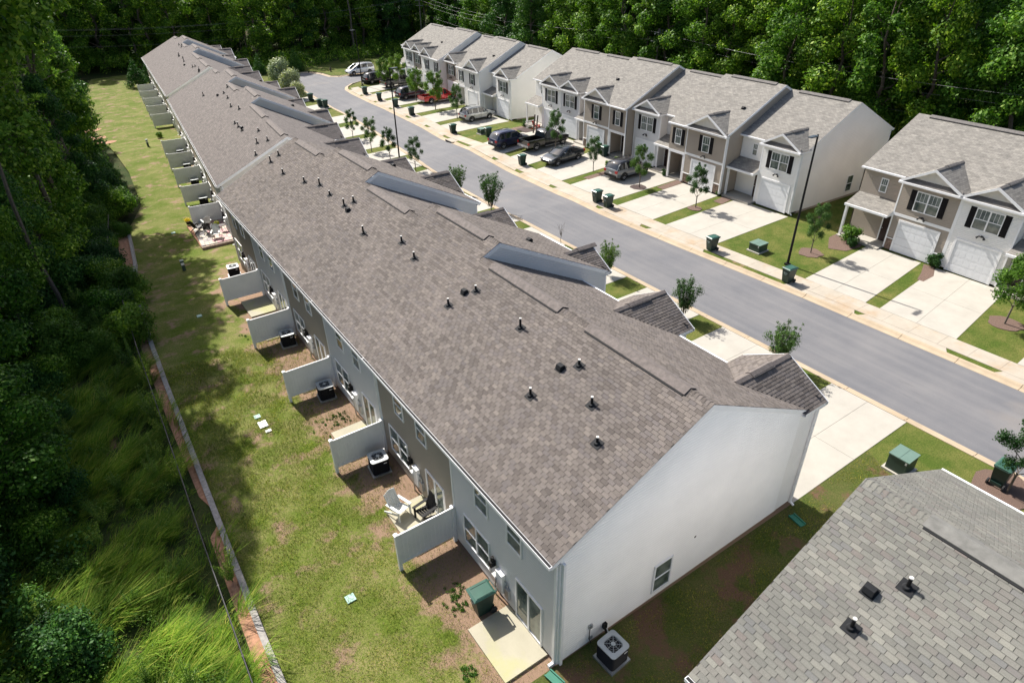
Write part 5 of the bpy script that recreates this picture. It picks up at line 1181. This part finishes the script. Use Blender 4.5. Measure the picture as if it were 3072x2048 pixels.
# left woods
def leftedge(y): return interp(y, [(-12, -15.2), (10, -14.7), (30, -13.9), (42, -12.6), (52, -10.5), (60, -8.0), (75, -7.6), (90, -8.2), (100, -9.3), (115, -8.8), (128, -6.6), (140, -5)])
y = -14
while y < 142:
    for k in range(6 if y > 30 else 4):
        x = leftedge(y)-k*4.4+jit(1.1); yy = y+jit(1.5)
        if y < 42:
            hgt = interp(y, [(-14, .72), (20, .95), (42, 1.25)])
            q = rnd2.uniform(.8, 1.12); a, b, c = where('left', x, yy, k, q); p = rnd2.choice(NB); plant(p, x, yy, hgt*q, '%s %s woodland tree, %s, left wood, %s' % (a, 'dark' if p is NB[1] else 'green', b, c), 'trees of the left hand wood', sz=hgt*rnd2.uniform(.75, 1.05))
        else:
            pn = rnd2.random() < .42; q = rnd2.uniform(.72, 1.0); a, b, c = where('left', x, yy, k, q+.12)
            plant(rnd2.choice(PN if pn else BR), x, yy, q, '%s %s, %s, left wood, %s' % (a, 'pine' if pn else 'leafy tree', b, c), 'trees of the left hand wood')
    y += 4.4 if y > 42 else 3.9
for x, y, s, l in ((-12.6, 31, .86, 'near pine standing over the tall grass, closest to the camera'), (-11.8, 39.5, .92, 'pine with bright needle clusters at the left edge, second from the camera'), (-10.8, 47.5, .98, 'tall bare trunked pine at the edge of the back yard'), (-12.0, 54, .92, 'pine with a pale straight trunk above the shaded yard'), (-8.0, 63, .88, 'pine leaning over the sunny bend of the back yard')): plant(rnd2.choice(PN), x, y, s, l, 'pines at the yard edge')
OK_ = [proto('tall_oak', broad(q, 26, 5.6, 15.5, 15000, .42, mLeafF, nc=30), 'tree') for q in (61, 62)]
for i, (x, y, q) in enumerate(((-10.8, 34, .62), (-12.6, 38.5, .9), (-10.2, 46, .95), (-9.2, 54, 1.0), (-7.8, 62.5, .9))):
    plant(OK_[i % 2], x, y, q, ('first', 'second', 'third', 'fourth', 'fifth')[i]+' very tall oak counted from the camera, left wood, crown above the frame', 'high oaks shading the back yard', sz=1.0)
# ------------------------------------------------------------------ small trees along the street
def street(seed, H=3.6, R=.9, n=8500, size=.075, mat=None, vase=0):
    global rnd; rnd = random.Random(seed); m = MB(); cs = []; rs = []; base = H*.30
    m.tube([(0, 0, -.05), (.02, .01, base)], [.05, .04], 7)
    for i in range(13):
        a = i*2.4; f = i/12; z = base+.35+(H-base-.5)*f; rr = R*(.35+.75*math.sin((.15+f*.8)*math.pi))*rnd.uniform(.5, .9)*(1 if not vase else .5+f*.8); c = (rr*math.cos(a), rr*math.sin(a), z)
        cs.append(c); rs.append(rnd.uniform(.24, .42)*R); limb(m, (0, 0, max(base*.8, z-.8)), c, .022, .006, .1, 3)
    if vase:
        for i in range(20):
            a = i*2.4; r_ = R*(.25+.75*rnd.random()); top = (r_*math.cos(a), r_*math.sin(a), H*rnd.uniform(.72, 1.12)); st = (r_*.25*math.cos(a), r_*.25*math.sin(a), .5); limb(m, st, top, .02, .005, .05, 3)
            for f in np.linspace(.25, 1, 7): cs.append(tuple(st[q]+(top[q]-st[q])*f for q in range(3))); rs.append(.17-.06*f)
    for i in range(12):
        a = rnd.uniform(0, 6.28); r_ = R*rnd.uniform(.1, .75); c = (r_*math.cos(a), r_*math.sin(a), H*rnd.uniform(.75, 1.06)); cs.append(c); rs.append(.13*R); limb(m, (c[0]*.5, c[1]*.5, c[2]-.6), c, .012, .004, .1, 2)
    return crown('crown', cs, rs, n, size, mat or mLeafS, flat=1.1, shell=.25), m.mesh('trunk', mBarkL)
ST = [proto('street_tree', street(s), 'tree') for s in (41, 42, 43)]; STY = [proto('street_tree', street(s, 3.6, 1.1, 6500, .11, mLeafY), 'tree') for s in (44, 45)]; STV = [proto('street_tree', street(s, 3.1, 1.15, 8000, .085, mLeafS, 1), 'tree') for s in (46, 47)]
near_t = [(19.35, -4.8, 1.0, 'leafy young tree with pale stake trunk at the lower right edge'), (19.4, 6.1, .78, 'crape myrtle with reddish seed heads behind the nearest front gable'), (19.4, 12.6, .75, 'young tree behind the second front gable of the nearest row'), (19.5, 19.4, .7, 'young tree just above the blue side wall of the nearest row'), (20.0, 34.4, .95, 'wide vase shaped young tree above the long dark blue wall'), (20.4, 40.6, .82, 'young tree left of the vase shaped one over the roof'), (21.0, 50.1, .92, 'round young tree nearest the middle street lamp'), (20.5, 55.0, .95, 'young tree directly left of the middle street lamp'), (20.7, 60.4, 1.0, 'tallest young tree on the left kerb beyond the middle lamp'), (21.2, 66.9, .9, 'farthest of the young trees on the left kerb beyond the middle lamp')]
for i, (x, y, s, l) in enumerate(near_t): plant((ST[1] if i == 0 else (STV if i in (1, 2, 3, 4, 5) else ST)[i % 2]), x, y, s, l, 'young street trees on the near kerb', z=hh(x, y))
opp_t = [(33.35, 13.5, .85, 'slim young tree in a mulch ring beside the tall lamp', ST[0]), (33.6, 1.2, 1.15, 'young tree at the right edge in a mulch ring between two drives', STY[1]), (33.7, 24.4, .95, 'grey green young tree in front of the tan garage', ST[1]), (33.5, 30.8, 1.0, 'round young tree in a dark mulch ring by the silver grey car', ST[2]), (33.45, 37.0, .78, 'very thin young tree on the mulch strip behind the sedan', ST[0]), (34.6, 44.4, 1.12, 'young tree in front of the black pickup', ST[1]),
         (35.6, 66.5, 1.12, 'young tree right of the red pickup beside the silver crossover', ST[2]), (35.9, 72.9, 1.3, 'bushy green young tree in front of the red pickup', STY[0]), (36.3, 79.4, 1.2, 'yellow green young tree in front of the dark blue car', STY[1]), (38.0, 88.5, 1.35, 'young tree in front of the dark grey pickup', STY[0]), (37.0, 91.0, 1.2, 'first small tree by the junction in front of the black car', STY[1])]
for x, y, s, l, p in opp_t: plant(p, x, y, s, l, 'young street trees on the far lawns', z=hh(x, y)+.01, sz=s*(1.15 if 'thin' in l or 'slim' in l else 1), **{})
o = thing('bare_sapling', 'leafless thin sapling at the near kerb by the roof edge', 'tree', (20.2, 25.3, hh(20, 25))); m = MB(); rnd = random.Random(4); limb(m, (0, 0, 0), (0, 0, 1.0), .02, .015)
for i in range(9): a = i*.7; limb(m, (0, 0, .5+i*.05), (.3*math.cos(a), .3*math.sin(a), 1.3+i*.07), .01, .004)
m.obj('branch', mBarkL, o)
# shrubs
def shrub(seed, H, R, n, size, mat): 
    r = random.Random(seed); cs = [(R*.6*math.cos(i*2.4)*r.random()**.5, R*.6*math.sin(i*2.4)*r.random()**.5, H*(.25+.6*r.random())) for i in range(14)]; rs = [R*r.uniform(.3, .5) for _ in cs]
    m = MB(); rn = random.Random(seed)
    for c in cs[:7]: m.tube([(0, 0, 0), c], [.03, .01], 5)
    return crown('foliage', cs, rs, n, size, mat, shell=.4, flat=1.0), m.mesh('stem', mBark)
def sproto(nm, ms, cat): t = thing(nm, None, cat); part('foliage', ms[0], t); part('stem', ms[1], t); return t
SB = sproto('shrub', shrub(1, .95, .55, 1500, .10, mLeafS), 'shrub'); SY = sproto('shrub', shrub(2, 1.0, .6, 1500, .12, mLeafY), 'shrub'); SV = sproto('silver_shrub', shrub(3, 4.2, 2.2, 5000, .26, mLeafSilver), 'shrub')
for p, x, y, s, l in ((SY, 37.2, 12.9, 1.3, 'large bushy shrub beside the porch at the tan end house'), (SB, 36.6, 12.4, .8, 'small dark shrub beside the bushy one at the tan end porch'), (SB, 37.9, 7.35, 1.15, 'clipped shrub between the two white garage doors on the right'), (SB, 37.7, 31.8, .7, 'low shrub by the open tan porch'), (SY, 37.0, 37.5, .6, 'dry little shrub on the mulch by the tan porch steps'), (SB, 37.5, 25.2, .6, 'low shrub on the mulch beside the white end house'), (SY, 35.6, 37.4, .5, 'small grassy plant on the mulch strip near the thin tree'),
                      (SB, 39.0, 56.0, 1.0, 'rounded dark shrub on the lawn in front of the railed porch'), (SY, 38.5, 68.6, .8, 'shrub beside the garage near the silver crossover'), (SV, 25.2, 107.0, 1.0, 'biggest silvery shrub at the far left of the road'), (SV, 24.6, 99.5, .85, 'silvery shrub between the biggest one and the pair of bins'), (SV, 24.0, 94.5, .6, 'smallest silvery shrub nearest the pair of bins'), (SY, 2.6, 85.6, .8, 'leafy garden plants behind the second fence group')):
    plant(p, x, y, s, l, 'shrubs by the houses', z=hh(x, y))
def conifer(seed, H, R, n):
    r = random.Random(seed); cs = []; rs = []
    for i in range(26): f = i/25; a = i*2.4; rr = R*(1-f)*.8; cs.append((rr*math.cos(a), rr*math.sin(a), .3+(H-.4)*f)); rs.append(R*(1-f)*.5+.12)
    return crown('foliage', cs, rs, n, .16, mLeafD, shell=.5), MB().tube([(0, 0, 0), (0, 0, H*.8)], [.08, .02], 6).mesh('stem', mBark)
CO = sproto('evergreen', conifer(5, 3.6, 1.2, 3500), 'evergreen')
for x, y, s, l in ((25.9, 121.5, 1.0, 'dark cone shaped evergreen left of the silvery shrubs'), (30.4, 121.2, .95, 'dark evergreen behind the silvery shrubs'), (31.6, 118.0, 1.15, 'dark cone shaped evergreen on the far verge by the road end'), (6.0, 125.5, 1.35, 'evergreen at the end fence of the farthest row'), (8.0, 127.5, 1.0, 'bluish evergreen tucked behind the end of the farthest row')): plant(CO, x, y, s, l, 'cone shaped evergreens', z=hh(x, y))
mYel = leafmat('yellow_flower', [(0, (.18, .16, .01)), (.5, (.5, .42, .02)), (1, (.7, .6, .05))], .2)
for x, y, l in ((-1.1, 49.6, 'yellow potted flower ball at the outer corner of the paver patio'), (.75, 47.3, 'yellow potted flower ball beside the chairs on the paver patio')):
    t = thing('potted_flowers', l, 'flower pot', (x, y, zp-.05)); MB().cone((0, 0), .14, .18, 0, .25, 10).obj('pot', mBlack, t); part('flowers', crown('flowers', [(0, 0, .38)], [.25], 500, .06, mYel), t)
SBR = [sproto('bush', shrub(q, 2.6, 1.6, 9000, .13, mt), 'bush') for q, mt in ((71, mLeafF), (72, mLeafY), (73, mLeafD))]
q_ = random.Random(9); yb = 2.0
while yb < 67:
    e = leftedge(yb)
    for k in range(2 if yb < 26 else 4):
        xb = e+1.2+q_.uniform(0, 1.4 if yb < 26 else max(2.0, min(5.2, (-8.2 if yb < 46 else -6.4)-e))); sb_ = q_.uniform(.45, .95) if yb < 26 else q_.uniform(.5, 1.15)
        plant(q_.choice(SBR if yb > 20 else (SBR[0], SBR[2])), xb, yb+q_.uniform(-1, 1), sb_, 'leafy bush %s, left wood edge, %s' % (('nearest the trees', 'second from the trees', 'third from the trees', 'farthest from the trees')[k], where('left', xb, yb, 0, 1)[2]), 'bushes along the left wood edge')
    yb += 2.4
# undergrowth on the wood edges as one mass per side
def mass(name, pts, r, n, size, mat, label):
    V, F = clumps(pts, [r*rnd2.uniform(.6, 1.2) for _ in pts], n, size, shell=.3, flat=.9); o = part(name, npmesh(name, V, F, mat), None); o['kind'] = 'stuff'; o['label'] = label
pts = []
y = -12
while y < 142: pts += [(leftedge(y)+2.0+jit(.9), y+jit(.8), hh(-8, y)+.5+jit(.4)), (leftedge(y)+.6+jit(.8), y+jit(.9), hh(-8, y)+1.1+jit(.6))]; y += 1.0 if y < 60 else 1.4
mass('undergrowth', pts, 1.0, 34000, .17, mLeafD, 'dark brambles and saplings along the left wood edge')
pts = [(x, (145.0+k_*2.6 if x < 8 else (145-(x-8)*1.05+k_*2.8 if x < 32 else 121.5+k_*2.6))+jit(1), -1.2+rnd2.random()*1.6) for k_ in range(5) for x in np.arange(-12, 74, 1.5)]+[(56.3+max(0, y-55)*.08+jit(.7), y, .6+rnd2.random()*1.8) for y in np.arange(-10, 100, 1.2)]
mass('undergrowth', pts, 1.4, 52000, .26, mLeafF, 'low brush at the foot of the far and right hand woods')
# tall grass of the meadow
def blades(P0, h, lean, w, mat, name, label):
    n = len(P0); d = np.stack([lean[:, 0], lean[:, 1], h], 1); side = np.stack([-lean[:, 1], lean[:, 0], np.zeros(n)], 1)+NR.normal(size=(n, 3))*.05; side /= np.linalg.norm(side, axis=1, keepdims=True)+1e-9; s = side*w[:, None]
    mid = P0+d*np.array([.38, .38, .68]); tip = P0+d; V = np.stack([P0, mid+s, tip, mid-s], 1).reshape(-1, 3); o = part(name, npmesh(name, V, np.arange(n*4).reshape(n, 4), mat), None); o['kind'] = 'stuff'; o['label'] = label; return o
def meadow():
    nc = 15000; cx = NR.uniform(-15.2, -7.35, nc); cy = NR.random(nc)**1.5*66-11
    keep = (cx > -15.2+np.maximum(0, cy-35)*.16); near = (cx > -8.2) & (NR.random(nc) < .86); keep &= ~near
    # tussocks: patches of taller growth with thin, low gaps between them
    tx = NR.uniform(-15, -7.4, 420); ty = NR.uniform(-11, 55, 420); th_ = .55+.75*NR.random(420); cx, cy = cx[keep], cy[keep]
    d = (cx[:, None]-tx)**2+(cy[:, None]-ty)**2; b = d.argmin(1); dm = np.sqrt(d.min(1)); g = np.clip(1.15-dm/.62, 0, 1); k2_ = (g > .12) | (NR.random(len(cx)) < .25); cx, cy, b, g = cx[k2_], cy[k2_], b[k2_], g[k2_]
    nc = len(cx); k = np.repeat(np.arange(nc), 17); n = len(k); cl = (.35+.9*g)*th_[b]; ca = (NR.normal(size=420)*.35+.2)[b]
    x = cx[k]+NR.normal(size=n)*.10; y = cy[k]+NR.normal(size=n)*.10; z = np.array([hh(p, q)+.15 for p, q in zip(cx, cy)])[k]
    l = cl[k]*(.55+.7*NR.random(n))*1.25; a = ca[k]+NR.normal(size=n)*.38; q = l*(.55+.45*NR.random(n)); f = 1+np.maximum(0, y)*.02
    blades(np.stack([x, y, z], 1), l*.62, np.stack([np.cos(a)*q, np.sin(a)*q], 1), (.005+.007*NR.random(n))*f, mGrassT, 'tall_grass', 'tall wind swept grass covering the bank between the wood and the timber wall')
meadow()
wd_ = random.Random(77)
tp = [(wd_.uniform(-14, -7.7), wd_.random()**1.3*56-6) for _ in range(900)]; tp = [(x, y, hh(x, y)+.35+wd_.random()*.55) for x, y in tp if x > -14.5+max(0, y-35)*.16]
V, F = clumps(tp, [.22+.16*wd_.random() for _ in tp], 42000, .085, asp=.25, shell=.2, flat=1.2); o = part('meadow_herbs', npmesh('meadow_herbs', V, F, mWeed), None); o['kind'] = 'stuff'; o['label'] = 'mixed leafy herbs and feathery weeds between the tall grass'
def lawnblades():
    n = 170000; y = NR.random(n)**1.5*34-9; x = NR.uniform(-7.15, -.1, n); f = 1+np.maximum(0, y)*.03; a = NR.uniform(0, 6.28, n); h = (.035+.05*NR.random(n))*f; q = h*(.4+.9*NR.random(n))
    cl = np.sin(x*3.1+np.sin(y*2.3)*1.5)+np.sin(y*2.7+1.3*np.sin(x*1.9))+NR.normal(size=n)*.9; keep = (cl > -1.0) & ~((x > -1.75) & (NR.random(n) < .55))
    for a0, b0 in ((.42, 2.62), (6.32, 8.9), (12.5, 14.8), (18.6, 20.9), (24.7, 26.4), (27.95, 30.3)): keep &= ~((x > -1.7) & (y > a0) & (y < b0))
    x, y, a, h, q, f = [v[keep] for v in (x, y, a, h, q, f)]
    blades(np.stack([x, y, np.full(len(x), -.012)], 1), h, np.stack([np.cos(a)*q, np.sin(a)*q], 1), .006*f, mBlade, 'lawn_grass', 'short dry green grass of the back yard')
lawnblades()
def sidegrass():
    n = 50000; x = NR.uniform(-6.5, 17, n); y = NR.uniform(-4.2, -.25, n); h = .03+.05*NR.random(n); a = NR.uniform(0, 6.28, n); q = h*.8; keep = (np.sin(x*1.7)+np.sin(y*3+x)+NR.normal(size=n)*.8 > -.3) & ~((x > .9) & (x < 2.3) & (y > -1.5)); x, y, h, a, q = [v[keep] for v in (x, y, h, a, q)]
    blades(np.stack([x, y, np.zeros(len(x))], 1), h, np.stack([np.cos(a)*q, np.sin(a)*q], 1), np.full(len(x), .007), mBlade, 'lawn_grass', 'shaded grass in the gap between the two near rows')
sidegrass()
# broad leafed weeds in the lawn
for cx, cy, r_, n, l in ((-1.55, 3.55, .45, 260, 'a'), (-2.2, .2, .3, 120, 'b'), (-1.7, 15.5, .7, 420, 'c'), (-1.7, 26.6, .9, 420, 'd'), (-2.1, 9.9, .3, 60, 'e')):
    pass
pts = [(x+jit(r), y+jit(r), .03) for x, y, r, n in ((-1.5, 3.7, .35, 1), (-1.2, 4.2, .3, 1), (-2.4, 1.4, .25, 1), (-1.5, 15.3, .8, 1), (-1.9, 26.0, .9, 1), (-1.0, 15.6, .5, 1), (-3, .1, .4, 1)) for _ in range(26)]
V, F = clumps(pts, [.06]*len(pts), 4200, .045, asp=.7, flat=.35); o = part('lawn_weeds', npmesh('lawn_weeds', V, F, mLeafY), None); o['kind'] = 'stuff'; o['label'] = 'bright green clover patches in the back yard'
# tall weeds at the timber wall
def weed(seed, H):
    r = random.Random(seed); m = MB(); C_ = []; R_ = []
    for i in range(9):
        a = r.uniform(0, 6.28); t_ = (r.uniform(.1, .45)*math.cos(a)+.15, r.uniform(.1, .45)*math.sin(a), H*r.uniform(.7, 1.05)); m.tube([(0, 0, 0), (t_[0]*.4, t_[1]*.4, t_[2]*.5), t_], [.012, .009, .004], 4)
        for f in np.linspace(.3, 1, 7): C_.append((t_[0]*f, t_[1]*f, t_[2]*f)); R_.append(.13*(1.25-f*.6))
    return crown('foliage', C_, R_, 1500, .085, mWeed, asp=.22, shell=.2), m.mesh('stem', mWeedS)
mWeedS = plain('weed_stem', (.12, .15, .05), .8)
WD = [sproto('tall_weed', weed(s, 1.7), 'plant') for s in (1, 2)]
for i, (x, y, s) in enumerate(((-8.3, 25.6, 1.25), (-7.95, 23.2, 1.2), (-7.9, 24.4, 1.0), (-8.2, 20.0, 1.3), (-7.9, 18.6, 1.0), (-8.6, 17.2, .9), (-8.05, 15.3, 1.05), (-7.55, 9.0, .95), (-9.6, 5.6, 1.1), (-9.1, 4.5, 1.15), (-10.6, 9.5, .8), (-11.2, 13.5, .8), (-9.2, 30.3, 1.2), (-10.0, 35, 1.3), (-8.5, 33.2, 1.1), (-7.7, 41.5, 1.0), (-11.6, 21, .9), (-10.2, 16.2, .7))):
    plant(WD[i % 2], x, y, s, 'tall feathery weed '+('close to the black wire fence' if x > -8.4 else 'out in the tall grass')+', '+where('left', x, y, 0, 1)[2], 'tall weeds in the meadow', z=hh(x, y)+.15)

for i in range(34):
    x, y = wd_.uniform(-13.4, -8.3), wd_.random()**1.2*44-2; s_ = wd_.uniform(.55, 1.05)
    plant(WD[i % 2], x, y, s_, 'tall feathery weed '+('close to the black wire fence' if x > -9.3 else ('out in the tall grass' if x > -11.5 else 'near the wood edge'))+', '+where('left', x, y, 0, 1)[2], 'tall weeds in the meadow', z=hh(x, y)+.15)
